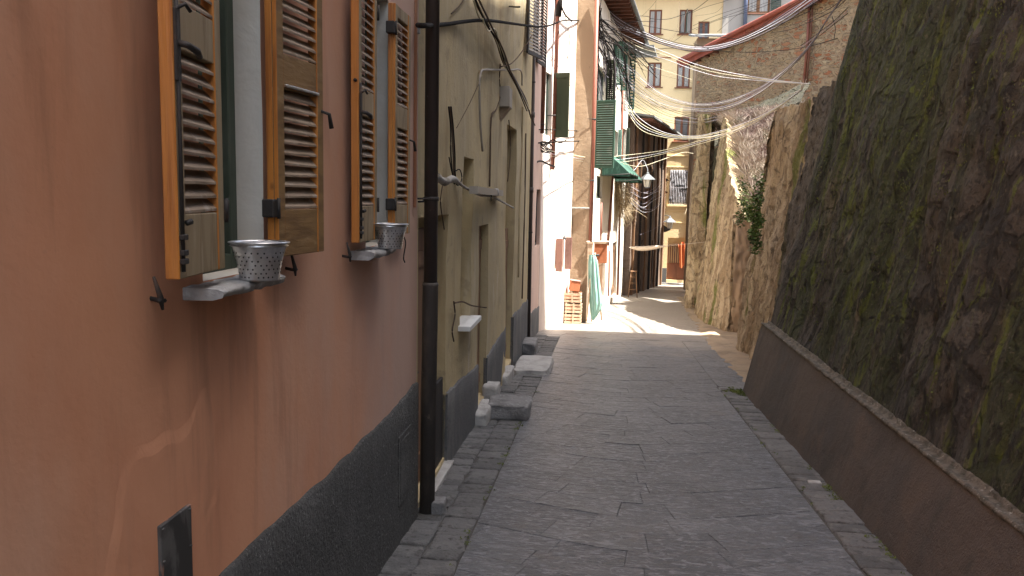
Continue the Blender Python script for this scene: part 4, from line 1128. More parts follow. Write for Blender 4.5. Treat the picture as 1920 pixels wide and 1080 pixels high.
# ================================================================== ROSE HOUSE STRIP
F2b = Fac((-1.41, 15.2), (-1.40, 17.75), 1)
rh = thing('rose_house', (-1.5, 16.8, gz(16.8)), 'narrow shaded rose house between the far drainpipe and the sunlit facade', 'house')
opsR = [(F2b.pix(1005, 400)[0], F2b.pix(1013, 400)[0], F2b.pix(1009, 460)[1], F2b.pix(1009, 355)[1], .12)]
opsR = [(max(.1, min(opsR[0][0], 1.6)), min(opsR[0][1], 2.45))+opsR[0][2:]]
facade(F2b, -3, 9, opsR, .12, 6, amp=.015, step=.3, seed=21).build('wall', m_rose, rh)
window(F2b, rh, *opsR[0][:4], -.115, m_iron, m_glass)
plinth(F2b, 0, 3.03, lambda u: -.25-.05*u, -2, .02, .04, seed=8).build('plinth', m_plinth2, rh)
mb = MB(); mb.T = F2b.M(); mb.box(0, F2b.W, -6.2, .4, 9, 9.2); mb.build('roof', m_tile, rh)
zA = P(1012, 130, 16.5).z
flat_shutter(rh, (-1.37, 15.6), (-1.26, 16.3), zA, zA+2.4, m_iron, 40, m_grey)
pipe('drainpipe', [P(1027, -120, 17.2), P(1022, 60, 17.2), P(1016, 250, 17.2)], .05, m_rafter, 'red-brown drainpipe ending high on the rose house', (), (3.6,), wallx=-1.5)


# ================================================================== SUNLIT PALE HOUSE
F3 = Fac((-1.39, 17.75), (-.80, 20.1), 1)
lh_ = thing('pale_house', (-1.2, 19.5, gz(19.5)), 'sunlit chalky pink house with an olive board shutter', 'house')
u0, zt = F3.pix(1040, 450); u1, zb = F3.pix(1053, 502)
uw = (u0+.05, u1+.12, zb, zt, .12)
u0s, zts = F3.pix(1036, 140)
ops3 = [uw, (u0s-.45, u0s-.02, F3.pix(1036, 256)[1], F3.pix(1036, 140)[1], .14)]
facade(F3, -3.5, 9.2, ops3, .12, 6, amp=.02, step=.25, seed=31).build('wall', m_pale, lh_)
window(F3, lh_, *uw[:4], -.115, m_wood, m_glass)
window(F3, lh_, *ops3[1][:4], -.13, m_greenframe, m_glass)
mb = MB(); mb.T = F3.M(); mb.box(0, F3.W, -6.2, .4, 9.2, 9.4); mb.build('roof', m_tile, lh_)
q0 = F3.pt(u0s, .03, 0); q1 = q0+F3.N*.36+Vector((.02, -.02, 0))
z0_, z1_ = zA0, zA1 = ops3[1][2]-.03, ops3[1][3]+.03
a = Vector((q0.x, q0.y, 0)); d = (q1-q0).normalized(); nn = Vector((d.y, -d.x, 0))
mb = MB(); mb.T = Matrix(((d.x, nn.x, 0, a.x), (d.y, nn.y, 0, a.y), (0, 0, 1, 0), (0, 0, 0, 1)))
mb.box(0, .38, -.02, .012, z0_, z1_, c=.004)
mb.box(0, .055, .012, .026, z0_, z1_, c=.003); mb.box(.325, .38, .012, .026, z0_, z1_, c=.003)
mb.box(.055, .325, .012, .026, z1_-.11, z1_, c=.003); mb.box(.055, .325, .012, .026, z0_, z0_+.17, c=.003)
o_ = mb.build('shutter', m_dgreen, lh_)
mb = MB(); mb.tube([F3.pt(u0s, .0, z0_+.1), F3.pt(u0s, .08, z0_+.1)], .012, 6); mb.build('hinge', m_iron, o_)
for (ua, dr) in ((uw[0]-.02, -1), (uw[1]+.02, 1)):
    q = F3.pt(ua, .03, 0); e = q+F3.U*dr*.02+F3.N*.16
    mb = MB(); d = (e-q).normalized(); nn = Vector((d.y, -d.x, 0)); mb.T = Matrix(((d.x, nn.x, 0, q.x), (d.y, nn.y, 0, q.y), (0, 0, 1, 0), (0, 0, 0, 1)))
    mb.box(0, .17, -.012, .012, uw[2]-.04, uw[3]+.04, c=.003); mb.build('shutter', m_pinkwood, lh_)
mb = MB(); mb.tube([F3.pt((uw[0]+uw[1])/2, 0, uw[3]+.12), F3.pt((uw[0]+uw[1])/2, .12, uw[3]+.14), F3.pt((uw[0]+uw[1])/2, .12, uw[3]+.0)], [.012, .012, .05], 8); mb.build('wall_lantern', m_sill, lh_)
pipe('drainpipe', [onF(F3, 1048, -160, .07), onF(F3, 1046, 20, .07), onF(F3, 1036, 318, .07)], .045, m_redpipe, 'red-brown drainpipe running down behind the olive board shutter', (), (3.9,), wallx=-1.35)
mb = MB(); mb.tube([onF(F3, 1052, -30, .1), onF(F3, 1047, 30, .1)], .07, 10); mb.tube(crspline([onF(F3, 1049, 0, .1), onF(F3, 1058, 25, .1), onF(F3, 1072, 40, .1)], 5), .02, 6)
tag(mb.build('cable_splice', C_blk), 'black cable splice hanging in front of the sunlit pale house', 'cable splice')
wire(F3, [(1061, -10), (1060, 30), (1068, 70), (1064, 110)], .03, .008, C_brn, 'wall_cable', 'thin wavy wire at the top of the sunlit pale house', 'cable')
wire(F3, [(1066, 175), (1063, 200), (1066, 240), (1065, 265)], .03, .006, C_brn, 'wall_cable', 'thin vertical wire right of the olive board shutter', 'cable')
for k, pp_ in enumerate(([(1018, 90), (1040, 115), (1062, 150), (1076, 170)], [(1020, 40), (1033, 110), (1044, 140)], [(1045, 40), (1055, 90), (1075, 128)])):
    wire(F3, pp_, .2+.1*k, .005, C_brn, 'wall_cable', 'hair-thin wire crossing the sunlit pale house', 'cable', group='hair-thin wires over the pale house')
# iron brackets with cable coils
for k, (a, b_) in enumerate((((1003, 243), (1110, 247)), ((1010, 268), (1112, 264)))):
    mb = MB(); mb.tube([P(*a, 16.5), P((a[0]+b_[0])/2, (a[1]+b_[1])/2-1, 19), P(*b_, 21.5)], .016-.004*(1-k), 6)
    tag(mb.build('iron_tie', C_blk), ('thin upper' if k == 0 else 'thicker lower')+' iron tie rod in front of the sunlit pale house', 'tie rod')
mb = MB()
c0 = P(1022, 276, 17.3)
for k in range(7):
    r_ = random.uniform(.09, .17); ph_ = random.random()*6; ex = random.uniform(.7, 1.2)
    mb.tube([c0+Vector((math.cos(t/14*6.28+ph_)*r_*ex+random.uniform(-.01, .01)-.04*(k % 3), .05*k-.1, math.sin(t/14*6.28)*r_*.75+.02*math.sin(k))) for t in range(15)], .009, 5)
mb.tube(crspline([c0, P(1035, 262, 17.3), P(1050, 268, 17.6), P(1062, 262, 18)], 4), .012, 5)
tag(mb.build('cable_coil', C_blk), 'black coil of spare cable hung on the iron tie rods', 'cable coil')
mb = MB(); mb.tube(crspline([P(1003, 305, 16.5), P(1015, 302, 16.7), P(1028, 308, 17.0), P(1040, 313, 17.3)], 4), .02, 6); tag(mb.build('iron_bracket', m_iron), 'short rusty bracket below the cable coil', 'bracket')
mb = MB(); q = P(1019, 396, 18.2); mb.box(q.x-.03, q.x+.05, q.y-.05, q.y+.05, q.z-.11, q.z+.11, c=.008); tag(mb.build('meter_box', m_iron), 'small black box at the edge of the sunlit facade', 'box')

# ================================================================== BEIGE BUTTRESS
F4s = Fac((-1.3, 20.12), (-.36, 20.12), 1)
bb = thing('beige_buttress', (-.8, 20.9, gz(20.9)), 'tall weathered beige wall end facing the camera beyond the sunlit pale house', 'wall')
facade(F4s, -3.5, 9.5, [], .1, .6, amp=.03, step=.12, seed=41).build('wall', m_beige, bb)
mb = MB()
mb.T = F4s.M(); zz0 = F4s.pix(1085, 390)[1]; mb.box(.42, .94, 0, .035, zz0-.02, zz0+.02, c=.006); mb.build('ledge', m_stepw, bb)

# ================================================================== WHITE HOUSE
F4 = Fac((-.33, 20.8), (.77, 30.2), 1)
wh = thing('white_house', (.1, 25.6, gz(25.6)), 'sunlit whitewashed house with green shutters and awning', 'house')
u = lambda px, py, n=0: F4.pix(px, py, n)
def opx(pa, pb, ya, yb, rv=.14):
    a = F4.pix(pa, (ya+yb)/2)[0]; b_ = F4.pix(pb, (ya+yb)/2)[0]; m_ = (pa+pb)/2
    return (max(.02, a), min(F4.W-.02, b_), F4.pix(m_, yb)[1], F4.pix(m_, ya)[1], rv)
ops4 = [opx(1117, 1134, 125, 318), opx(1136, 1145, 128, 200), opx(1150, 1164, 80, 150), opx(1169, 1178, 90, 160), opx(1151, 1157, 245, 300), opx(1167, 1173, 240, 315), opx(1118, 1130, 330, 372), opx(1120, 1134, 480, 560, .1), opx(1148, 1156, 455, 553, .12)]
facade(F4, -3.5, 7.3, ops4, .14, 5, amp=.03, step=.3, seed=51).build('wall', m_white, wh)
for o_ in ops4[:7]: window(F4, wh, o_[0], o_[1], o_[2], o_[3], -.13, m_greenframe, m_glass)
for o_ in ops4[7:]: door(F4, wh, o_[0]+.01, o_[1]-.01, o_[2], o_[3], -.07, m_wood)
def out_shutter(F, par, uu, z0, z1, wd, mat, smat=None, n=24, skew=0.0):
    q = F.pt(uu, .03, 0); e = q+F.N*wd+F.U*skew
    return flat_shutter(par, (q.x, q.y), (e.x, e.y), z0, z1, mat, n, smat, fw=.06)
zb, zt = P(1130, 318, 22.0).z, P(1130, 198, 22.0).z
q = F4.pt(F4.pix(1113, 260)[0], .03, 0); e = q+F4.N*.52-F4.U*.10
flat_shutter(wh, (q.x, q.y), (e.x, e.y), zb, zt, m_green, 27, m_pgreen, fw=.05, sh=.2)
mb = MB(); v_ = (e-q).normalized(); mb.prism([q+v_*.04+Vector((0, .012, zb+.05)), e-v_*.04+Vector((0, .012, zb+.05)), e-v_*.04+Vector((0, .012, zt-.05)), q+v_*.04+Vector((0, .012, zt-.05))], (0, .008, 0)); mb.build('gap_shade_board', m_dgreen, wh)  # dark board added behind the slats, stands in for shade in the gaps
zb, zt = P(1141, 203, 24.3).z, P(1141, 128, 24.3).z
out_shutter(F4, wh, F4.pix(1134, 165)[0], zb, zt, .26, m_dgreen, m_dgreen, 18, -.05)
for (pa, ya, yb, wd, mm, sm) in ((1150, 78, 160, .26, m_green, m_pgreen), (1163, 80, 170, .2, m_green, m_green), (1178, 95, 205, .22, m_green, m_green), (1157, 243, 302, .12, m_pgreen, m_pgreen), (1172, 240, 318, .12, m_greenframe, m_pgreen)):
    uu = F4.pix(pa, (ya+yb)/2)[0]
    if uu > F4.W-.1 or uu < 0: uu = F4.W-.15
    y_ = F4.pt(uu, 0, 0).y
    out_shutter(F4, wh, uu, P(pa, yb, y_).z, P(pa, ya, y_).z, wd, mm, sm, 18, -.02)
# eave with rafters
mb = MB(); mb.T = F4.M(); mb.box(-.7, F4.W+.4, -5.2, .62, 7.46, 7.54); mb.build('roof', m_rafter, wh)
r_ = MB(); r_.T = F4.M()
for k in range(22): r_.box(-.6+k*.43, -.52+k*.43, -.3, .60, 7.36, 7.455)
r_.build('rafters', m_rafter, wh)
r_ = MB(); r_.T = F4.M(); r_.tube([(-.7, .68, 7.47), (F4.W+.45, .68, 7.47)], .06, 10); r_.box(-.7, F4.W+.4, -5.2, .66, 7.545, 7.60); r_.build('gutter', m_slate, wh)
r_ = MB(); r_.T = F4.M(); r_.box(F4.W-1.6, F4.W+.5, -.5, .95, 7.25, 7.32); r_.build('eave_board', m_slate, wh)
pipe('drainpipe', [onF(F4, 1120, -20, .09), onF(F4, 1113, 250, .09), onF(F4, 1106, 470, .09)], .05, m_redpipe, 'red-brown drainpipe between the beige buttress and the green louvred shutter', (), (4, 2.5), wallx=-.45)
pipe('drainpipe', [onF(F4, 1153, 190, .06), onF(F4, 1150, 320, .06), onF(F4, 1140, 460, .06)], .035, m_redpipe, 'thin red-brown pipe down the middle of the white house', (), (), wallx=0)
pipe('drainpipe', [onF(F4, 1170, 60, .06), onF(F4, 1165, 300, .06), onF(F4, 1158, 553, .06)], .04, m_redpipe, 'thin red-brown pipe near the far corner of the white house', (), (), wallx=.3)
for k, (px_, z_a, z_b) in enumerate(((1110, 480, 560), (1128, 380, 470), (1143, 470, 555))):
    pipe('drainpipe', [onF(F4, px_, z_a, .05), onF(F4, px_-2, z_b, .05)], .025, m_redpipe if k else m_wood, ('short thin pipe low on the white house beside the teal cloth', 'short thin pipe under the green awning', 'thin low pipe beside the white house doorway')[k], (), (), wallx=0)
# stacked old flower pots, niche
# awnings
def awning(ua, ub, zw, out, drop, label):
    t = thing('awning', F4.pt((ua+ub)/2, 0, zw-drop), label, 'awning', 'green cloth awnings on the white house')
    mb = MB()
    def f(a, b_):
        return F4.pt(ua+(ub-ua)*a, .02+out*b_, zw-drop*b_**1.15+.03*math.sin(a*22)*b_+.02)
    mb.grid(48, 10, f)
    v = mb.v[:]; nb = len(v)
    mb.add([p_-Vector((0, 0, .012)) for p_ in v], [f_[::-1] for f_ in mb.f[:480]], 0, True)
    mb.build('cloth', m_awn, t)
    for e in (0, 1):
        s_ = MB()
        def g_(a, b_, e=e):
            top = Vector(f(e, a)); w0 = F4.pt(ua if e == 0 else ub, .02, zw-drop*1.1)
            bot = F4.pt(ua if e == 0 else ub, .02+out*a, zw-drop*1.1)
            return top.lerp(bot, b_)
        s_.grid(6, 2, g_)
        
        s_.build('side_cloth', m_awn, t)
    r = MB(); r.tube([F4.pt(ua, .02, zw-drop*1.08), F4.pt(ua, .02+out, zw-drop+.01), F4.pt(ub, .02+out, zw-drop+.01), F4.pt(ub, .02, zw-drop*1.08)], .012, 6)
    r.build('frame', m_iron, t)
zA1 = P(1150, 292, 25).z
awning(F4.pix(1128, 300)[0], F4.pix(1150, 300)[0], zA1, .78, .62, 'nearer green awning under the green louvred shutter')
awning(F4.pix(1154, 290)[0], F4.pix(1163, 290)[0], zA1+.05, .75, .75, 'farther small green awning on the white house')
# dry vine
vn = MB()
for k in range(330):
    p_ = onF(F4, random.uniform(1158, 1166), random.uniform(335, 395), .08)
    L = random.uniform(.25, .8); dx = random.gauss(.12, .22); dy = random.gauss(0, .2)
    vn.tube([p_, p_+Vector((dx*.6, dy*.6, .06-L*.3)), p_+Vector((dx, dy, -L*.7)), p_+Vector((dx*.7+random.gauss(0, .06), dy, -L))], [.006, .005, .004, .002], 3, smooth=False)
tag(vn.build('dry_vine', m_vine), 'bushy dry vine hanging down the far corner of the white house', 'vine')

# ================================================================== things standing by the sunlit houses
def crate(c, sx, sy, h, label, rot, slats=3):
    t = thing('crate', c, label, 'crate', 'slatted crates stacked against the beige buttress')
    M_ = Matrix.Translation(c) @ Matrix.Rotation(rot, 4, 'Z')
    a = MB(); a.T = M_
    for k in range(slats):
        z = h*(k+.12)/slats; zz_ = z+h/slats*.66
        a.box(-sx, sx, -sy, -sy+.012, z, zz_); a.box(-sx, sx, sy-.012, sy, z, zz_)
        a.box(-sx, -sx+.012, -sy+.013, sy-.013, z, zz_); a.box(sx-.012, sx, -sy+.013, sy-.013, z, zz_)
    a.build('slat_panel', m_crate, t)
    a = MB(); a.T = M_
    for i in (-1, 1):
        for j in (-1, 1): a.box(i*(sx-.035)-.018, i*(sx-.035)+.018, j*(sy-.03)-.015, j*(sy-.03)+.015, 0, h+.015)
    a.box(-.02, .02, -sy-.012, -sy, 0, h)
    a.build('corner_post', m_crate, t)
    a = MB(); a.T = M_; a.box(-sx+.014, sx-.014, -sy+.014, sy-.014, .005, .02); a.box(-sx+.02, sx-.02, -sy+.02, sy-.02, h*.3, h*.75); a.build('crate_filling', m_redwood, t)
cb = PG(1073, 604); cy_ = 19.85; cx_ = P(1074, 590, cy_).x
for k, (lb, dx) in enumerate((('lowest pale slatted crate, standing on the ground by the beige buttress', 0), ('middle pale slatted crate of the stack by the beige buttress', .012), ('topmost pale slatted crate, with a terracotta box on it', -.01))):
    crate((cx_+dx, cy_, gz(cy_)+.01+k*.265), .215, .17, .25, lb, random.uniform(-.08, .08))
t = thing('terracotta_box', (cx_+.0, cy_, gz(cy_)+.815), 'tilted terracotta coloured box on top of the crate stack', 'box')
M_ = Matrix.Translation((cx_+.01, cy_, gz(cy_)+.825)) @ Matrix.Rotation(.12, 4, 'Y') @ Matrix.Rotation(.2, 4, 'Z')
a = MB(); a.T = M_; a.box(-.12, .12, -.10, .10, 0, .24, c=.01); a.build('body', m_redwood, t)
a = MB(); a.T = M_; a.box(-.13, .13, -.11, .11, .243, .27, c=.006); a.build('lid', m_pinkwood, t)
# folded teal cloth on its wooden stand
t = thing('folded_parasol', (P(1116, 590, 19.95).x, 19.95, gz(19.95)), 'folded teal cloth parasol leaning with its wooden poles by the crates', 'parasol')
mb = MB(); Yp = 19.95
outl = [(478, 1105, 1117), (490, 1103, 1121), (510, 1103, 1123), (530, 1103.5, 1125), (550, 1104, 1128), (568, 1105, 1130), (580, 1106, 1127), (592, 1107, 1120), (600, 1109, 1114)]
def fo(a, b_):
    s_ = b_*(len(outl)-1); i = min(len(outl)-2, int(s_)); k = s_-i
    py = outl[i][0]+(outl[i+1][0]-outl[i][0])*k; l_ = outl[i][1]+(outl[i+1][1]-outl[i][1])*k; r_ = outl[i][2]+(outl[i+1][2]-outl[i][2])*k
    th_ = a*2*math.pi
    cpx = (l_+r_)/2; hw = (r_-l_)/2
    p_ = P(cpx+hw*math.cos(th_), py, Yp); fold = 1+.16*math.cos(th_*9+2*b_)
    p_.y += math.sin(th_)*hw*.0137*.7*fold
    return p_
mb.grid(72, 40, fo); mb.build('cloth', m_teal, t)
mb = MB(); mb.tube([P(1116, 474, Yp), P(1109, 603, Yp)], .018, 8); mb.tube([P(1111, 480, Yp-.04), P(1100, 603, Yp-.1)], .018, 8); mb.tube([P(1117, 482, Yp+.1), P(1128, 600, Yp+.1)], .018, 8); mb.build('pole', m_crate, t)
mb = MB(); q = P(1117, 479, Yp); mb.tube([q+Vector((-.06, 0, 0)), q+Vector((.09, 0, .01))], .03, 8); mb.build('cap', m_iron, t)
# boards
for (x0, x1, y0, y1, yy, mt_, lb) in ((1113, 1139, 456, 493, 20.5, m_redwood, 'rust-orange board hanging above the teal parasol'), (1101, 1112, 456, 486, 20.06, m_crate, 'small pale board on the edge of the beige buttress')):
    a = P(x0, y1, yy); b_ = P(x1, y0, yy)
    t = thing('hanging_board', (a.x, yy, a.z), lb, 'board')
    mb = MB(); mb.box(a.x, b_.x, yy, yy+.025, a.z, b_.z, c=.004); mb.build('panel', mt_, t)
    mb = MB(); mb.box(a.x-.01, b_.x+.01, yy-.012, yy-.001, b_.z-.02, b_.z+.025, c=.003); mb.build('rail', m_crate, t)
mb = MB(); mb.tube([P(1100, 453, 20.05), P(1141, 453, 20.49)], .02, 6); tag(mb.build('hanging_rail', m_ribbon), 'pale rail above the rust-orange board', 'rail')
# high stool
sy_ = 29.9; sx_ = P(1187, 540, sy_).x
t = thing('high_stool', (sx_, sy_, gz(sy_)), 'tall thin wooden stool or stepladder against the dark brown house', 'stool')
hh = P(1187, 508, sy_).z-gz(sy_)
mb = MB(); mb.box(sx_-.12, sx_+.12, sy_-.1, sy_+.1, gz(sy_)+hh-.03, gz(sy_)+hh, c=.005); mb.build('seat', m_wood, t)
for i in (-1, 1):
    for j in (-1, 1):
        mb = MB(); mb.tube([(sx_+i*.09, sy_+j*.07, gz(sy_)+hh-.02), (sx_+i*.16, sy_+j*.12, gz(sy_))], .014, 6); mb.build('leg', m_wood, t)
for k in (.3, .55, .78):
    mb = MB(); e = .16-.07*k; mb.tube([(sx_-e, sy_-.1, gz(sy_)+hh*k), (sx_+e, sy_-.1, gz(sy_)+hh*k)], .011, 6); mb.build('rung', m_wood, t)

# ================================================================== DARK BROWN HOUSE
F5 = Fac((1.05, 30.7), (2.98, 39.95), 1)
dh = thing('dark_brown_house', (2, 35, gz(35)), 'shaded dark brown house with projecting eave beside the yellow house', 'house')
o5 = [(2.0, 2.9, -1.85, .35, .12), (5.2, 6.0, -1.95, .2, .12), (1.0, 1.7, 2.0, 3.4, .12), (3.6, 4.4, 2.0, 3.4, .12)]
facade(F5, -4, 5.0, o5, .12, 5, amp=.03, step=.4, seed=61).build('wall', m_brownwall, dh)
for o_ in o5[:2]: door(F5, dh, o_[0]+.01, o_[1]-.01, o_[2], o_[3], -.05, m_wood)
for o_ in o5[2:]:
    window(F5, dh, *o_[:4], -.11, m_wood, m_glass)
    for e in (o_[0]-.38, o_[1]+.02):
        q0, q1 = F5.pt(e, .03, 0), F5.pt(e+.36, .03, 0)
        flat_shutter(dh, (q0.x, q0.y), (q1.x, q1.y), o_[2], o_[3], m_wood, 18)
for k, uu in enumerate((.35, 1.9, 3.3, 4.7, 6.3, 7.4, 8.6)):
    mb = MB(); mb.T = F5.M(); mb.box(uu-.06, uu+.06, 0, .09, -2.2, 4.9, c=.01); mb.build('post', m_iron if k % 2 else m_wood, dh)
mb = MB(); mb.T = F5.M(); mb.prism([(-.3, -5, 5.9), (-.3, .75, 5.05), (-.3, .75, 5.12), (-.3, -5, 6.0)], (9.6, 0, 0)); mb.build('roof', m_slate, dh)
mb = MB(); mb.T = F5.M()
for k in range(20): mb.box(-.2+k*.48, -.12+k*.48, -.2, .7, 4.94, 5.03)
mb.build('rafters', m_rafter, dh)

# ================================================================== YELLOW HOUSE
F7 = Fac((-2, 40), (6.0, 40), 1)
yh = thing('yellow_house', (2.5, 40, gz(40)), 'tall yellow house closing the end of the alley', 'house')
def op7(F, x0, x1, y0, y1, rv=.12):
    cx = (x0+x1)/2; cy = (y0+y1)/2
    return (F.pix(x0, cy)[0], F.pix(x1, cy)[0], F.pix(cx, y1)[1], F.pix(cx, y0)[1], rv)
w7 = [op7(F7, 1217, 1241, 18, 64), op7(F7, 1274, 1298, 18, 64), op7(F7, 1309, 1330, 40, 76), op7(F7, 1214, 1240, 117, 163), op7(F7, 1269, 1294, 119, 164), op7(F7, 1264, 1292, 219, 265), op7(F7, 1255, 1289, 319, 384), op7(F7, 1251, 1287, 446, 525, .2)]
facade(F7, -4, 11.8, w7, .12, 6, amp=.01, step=.5, seed=71).build('wall', m_yellow, yh)
def curt(F, par, o_, cm, fm=m_door, bars=1, fw=.07):
    window(F, par, o_[0], o_[1], o_[2], o_[3], -.10, fm, m_glass, bars=bars, fw=fw, curtain=cm)
    mb = MB(); mb.T = F.M(); mb.box(o_[0]-.09, o_[1]+.09, .0, .07, o_[2]-.05, o_[2]-.003, c=.006); mb.build('window_sill', m_door, par)
for k, o_ in enumerate(w7[:6]): curt(F7, yh, o_, k in (0, 1, 3, 4))
o_ = w7[1]; mb = MB(); mb.T = F7.M(); mb.box(o_[1]-.30, o_[1]-.26, 0, .3, o_[2]+.03, o_[3]-.03, c=.004); mb.build('open_casement', m_greenframe, yh)
o_ = w7[6]
window(F7, yh, *o_[:4], -.11, m_greenframe, m_glass, bars=1)
for k in range(11):
    uu = o_[0]+(o_[1]-o_[0])*(k+.5)/11
    mb = MB()
    mb.tube([F7.pt(uu+.010*math.sin(z*7+k*.4), .03+.04*(1-abs(2*(z-.5))), o_[2]+(o_[3]-o_[2])*z) for z in [i/10 for i in range(11)]], .015, 6)
    mb.build('window_bar', C_wht, yh)
mb = MB(); mb.T = F7.M()
for z in (.02, .5, .98): zz_ = o_[2]+(o_[3]-o_[2])*z; mb.box(o_[0], o_[1], .02, .045, zz_-.012, zz_+.012)
mb.build('bar_rail', C_wht, yh)
mb = MB(); mb.T = F7.M(); mb.box(o_[0]-.08, o_[1]+.08, 0, .10, o_[2]-.09, o_[2]-.005, c=.008); mb.build('window_sill', m_yellow, yh)
o_ = w7[7]
mb = MB(); mb.T = F7.M(); zc = o_[2]+(o_[3]-o_[2])*.40
mb.box(o_[0]+.01, o_[1]-.01, -.18, -.13, o_[2], zc, c=.006); mb.box(o_[0]+.07, (o_[0]+o_[1])/2-.03, -.13, -.115, o_[2]+.1, zc-.1, c=.004); mb.box((o_[0]+o_[1])/2+.03, o_[1]-.07, -.13, -.115, o_[2]+.1, zc-.1, c=.004)
dr = mb.build('door', m_door, yh)
for k in range(9):
    uu = o_[0]+(o_[1]-o_[0])*(k+.5)/9
    mb = MB(); mb.T = F7.M(); mb.box(uu-.022, uu+.022, -.15, -.12, zc+.003, zc+(o_[3]-o_[2])*.42); mb.build('door_bar', m_door, dr)
mb = MB(); mb.T = F7.M(); mb.box(o_[0], o_[1], -.16, -.11, zc+(o_[3]-o_[2])*.42+.003, zc+(o_[3]-o_[2])*.46); mb.build('door_rail', m_crate, dr)
mb = MB(); mb.T = F7.M(); mb.box(o_[0]-.3, o_[1]+.2, .0, .3, gz(40)-.1, gz(40)+.09, c=.02); mb.build('doorstep', m_step, yh)
for zpy in (292, 313, 395, 417):
    z_ = F7.pix(1262, zpy)[1]; u_0 = F7.pix(1200, zpy)[0]; u_1 = F7.pix(1296, zpy)[0]
    mb = MB(); mb.T = F7.M(); mb.box(u_0, u_1, 0, .035, z_-.025, z_+.025, c=.006); mb.build('moulding', m_yellow, yh)
z_ = F7.pix(1262, 503)[1]
mb = MB(); mb.T = F7.M(); mb.box(2, w7[7][0]-.005, 0, .03, -3, z_, c=.005); mb.build('plinth', m_plinth2, yh)
mb = MB(); mb.T = F7.M(); mb.box(-.2, 8.0, -6.2, .6, 11.80, 11.86, c=.01)
for k in range(34): mb.box(.0+k*.235, .08+k*.235, 0, .55, 11.70, 11.797)
mb.build('eave', m_beige, yh)
mb = MB(); mb.T = F7.M(); mb.box(-.2, 8.0, -6.2, .65, 11.863, 12.0, c=.02); mb.build('roof', m_tile, yh)
for (a, b_, lb) in (((1283, 65, 4), (1266, 118, 0), 'a'),):
    pass
mb = MB(); mb.tube([onF(F7, 1303, 110, .07), onF(F7, 1300, 200, .07), onF(F7, 1297, 300, .07), onF(F7, 1289, 505, .07)], .055, 10)
tag(mb.build('drainpipe', m_rafter), 'long brown drainpipe at the right edge of the yellow house', 'drainpipe')
wire(F7, [(1205, 88), (1230, 92), (1260, 90), (1290, 96), (1300, 97)], .04, .012, C_brn, 'wall_cable', 'brown cable along the yellow house between its upper windows', 'cable')
wire(F7, [(1190, 105), (1225, 107), (1260, 108)], .04, .02, m_tile, 'wall_cable', 'rust-coloured strip on the yellow house above the second row of windows', 'strip')
# towel hanging by the door
tz = P(1280, 455, 39.7)
mb = MB()
mb.grid(30, 20, lambda a, b_: P(1273+17*a+3*(b_-.5), 456+44*b_+3*math.sin(a*9), 39.6)+Vector((0, .05*math.sin(a*16+b_*2), 0)))
n_ = len(mb.v); mb.add([v+Vector((0, .02, 0)) for v in mb.v[:]], [f_[::-1] for f_ in mb.f[:]], 0, True)
tag(mb.build('towel', m_orangecloth), 'orange towel hanging in front of the brown door', 'towel')

# ================================================================== GREY HOUSE behind the tiled roof
F8 = Fac((F7.pix(1355, 30)[0]-2, 39.94), (14, 39.94), 1)
gh = thing('grey_house', (9, 39.94, 0), 'grey house rising behind the tiled roof right of the yellow house', 'house')
o8 = [op7(F8, 1401, 1445, -40, 25)]
facade(F8, -3, 15, o8, .12, 6, amp=.01, step=.6, seed=81).build('wall', m_greyw, gh)
curt(F8, gh, o8[0], True, m_wood, 1, .1)
q0 = F8.pt(o8[0][1]+.02, .05, 0)
flat_shutter(gh, (q0.x, q0.y), (q0.x+.45, q0.y-.1), o8[0][2], o8[0][3], m_greenframe, 16)
mb = MB(); mb.T = F8.M(); mb.box(-.1, F8.W, -6, .5, 15, 15.2); mb.build('roof', m_tile, gh)
mb = MB(); mb.tube([onF(F8, 1400, -60, .1), onF(F8, 1397, 50, .1)], .09, 10); tag(mb.build('drainpipe', m_bluepipe), 'blue-grey drainpipe left of the grey house window', 'drainpipe')

# ================================================================== STONE BUILDING
F6 = Fac((P(1301, 280, 33).x, 33), (9.6, 26.2), 1)
sb = thing('stone_building', (5.5, 30.5, 0), 'rubble stone building with a red tiled eave at the right', 'building')
zr0 = F6.pix(1303, 108)[1]; ur, zr1 = F6.pix(1500, 12)
slope_ = (zr1-zr0)/ur
zt6 = lambda u_: zr0+slope_*u_
facade(F6, -3, zr0, [], .1, 3.0, amp=.05, step=.25, seed=91, ztop=zt6).build('wall', m_rubble, sb)
UT = Vector((F6.U.x, F6.U.y, slope_)).normalized()
rf = MB()
a0 = F6.pt(-.55, .48, zr0-slope_*.55+.03); L_ = F6.W+1
back = -F6.N*4.2+Vector((0, 0, 1.9))
nt_ = int(L_/.19)
def rff(a, b_):
    s_ = a*L_
    return a0+UT*s_+back*b_+Vector((0, 0, .055*abs(math.sin(math.pi*s_/.19))))
rf.grid(nt_*6, 14, rff)
rf.add([a0+Vector((0, 0, -.02)), a0+UT*L_+Vector((0, 0, -.02)), a0+UT*L_+back+Vector((0, 0, -.02)), a0+back+Vector((0, 0, -.02))], [(0, 1, 2, 3)])
rf.build('tiled_roof', m_tile, sb)
mb = MB(); mb.tube([a0+UT*s_+Vector((0, 0, -.05))+F6.N*.07 for s_ in (0, 2, 4, 6, L_)], .085, 12); mb.build('gutter', m_fascia, sb)
mb = MB(); q = a0+Vector((0, 0, -.42))-F6.N*.03; q.z += .13; mb.prism([q, q+UT*L_, q+UT*L_+Vector((0, 0, .23)), q+Vector((0, 0, .23))], -F6.N*.04); mb.build('fascia', m_fascia, sb)
mb = MB(); bo = a0+Vector((0, 0, -.12))-F6.N*.09
mb.prism([bo, bo+UT*L_, bo+UT*L_-F6.N*.5, bo-F6.N*.5], (0, 0, -.05))
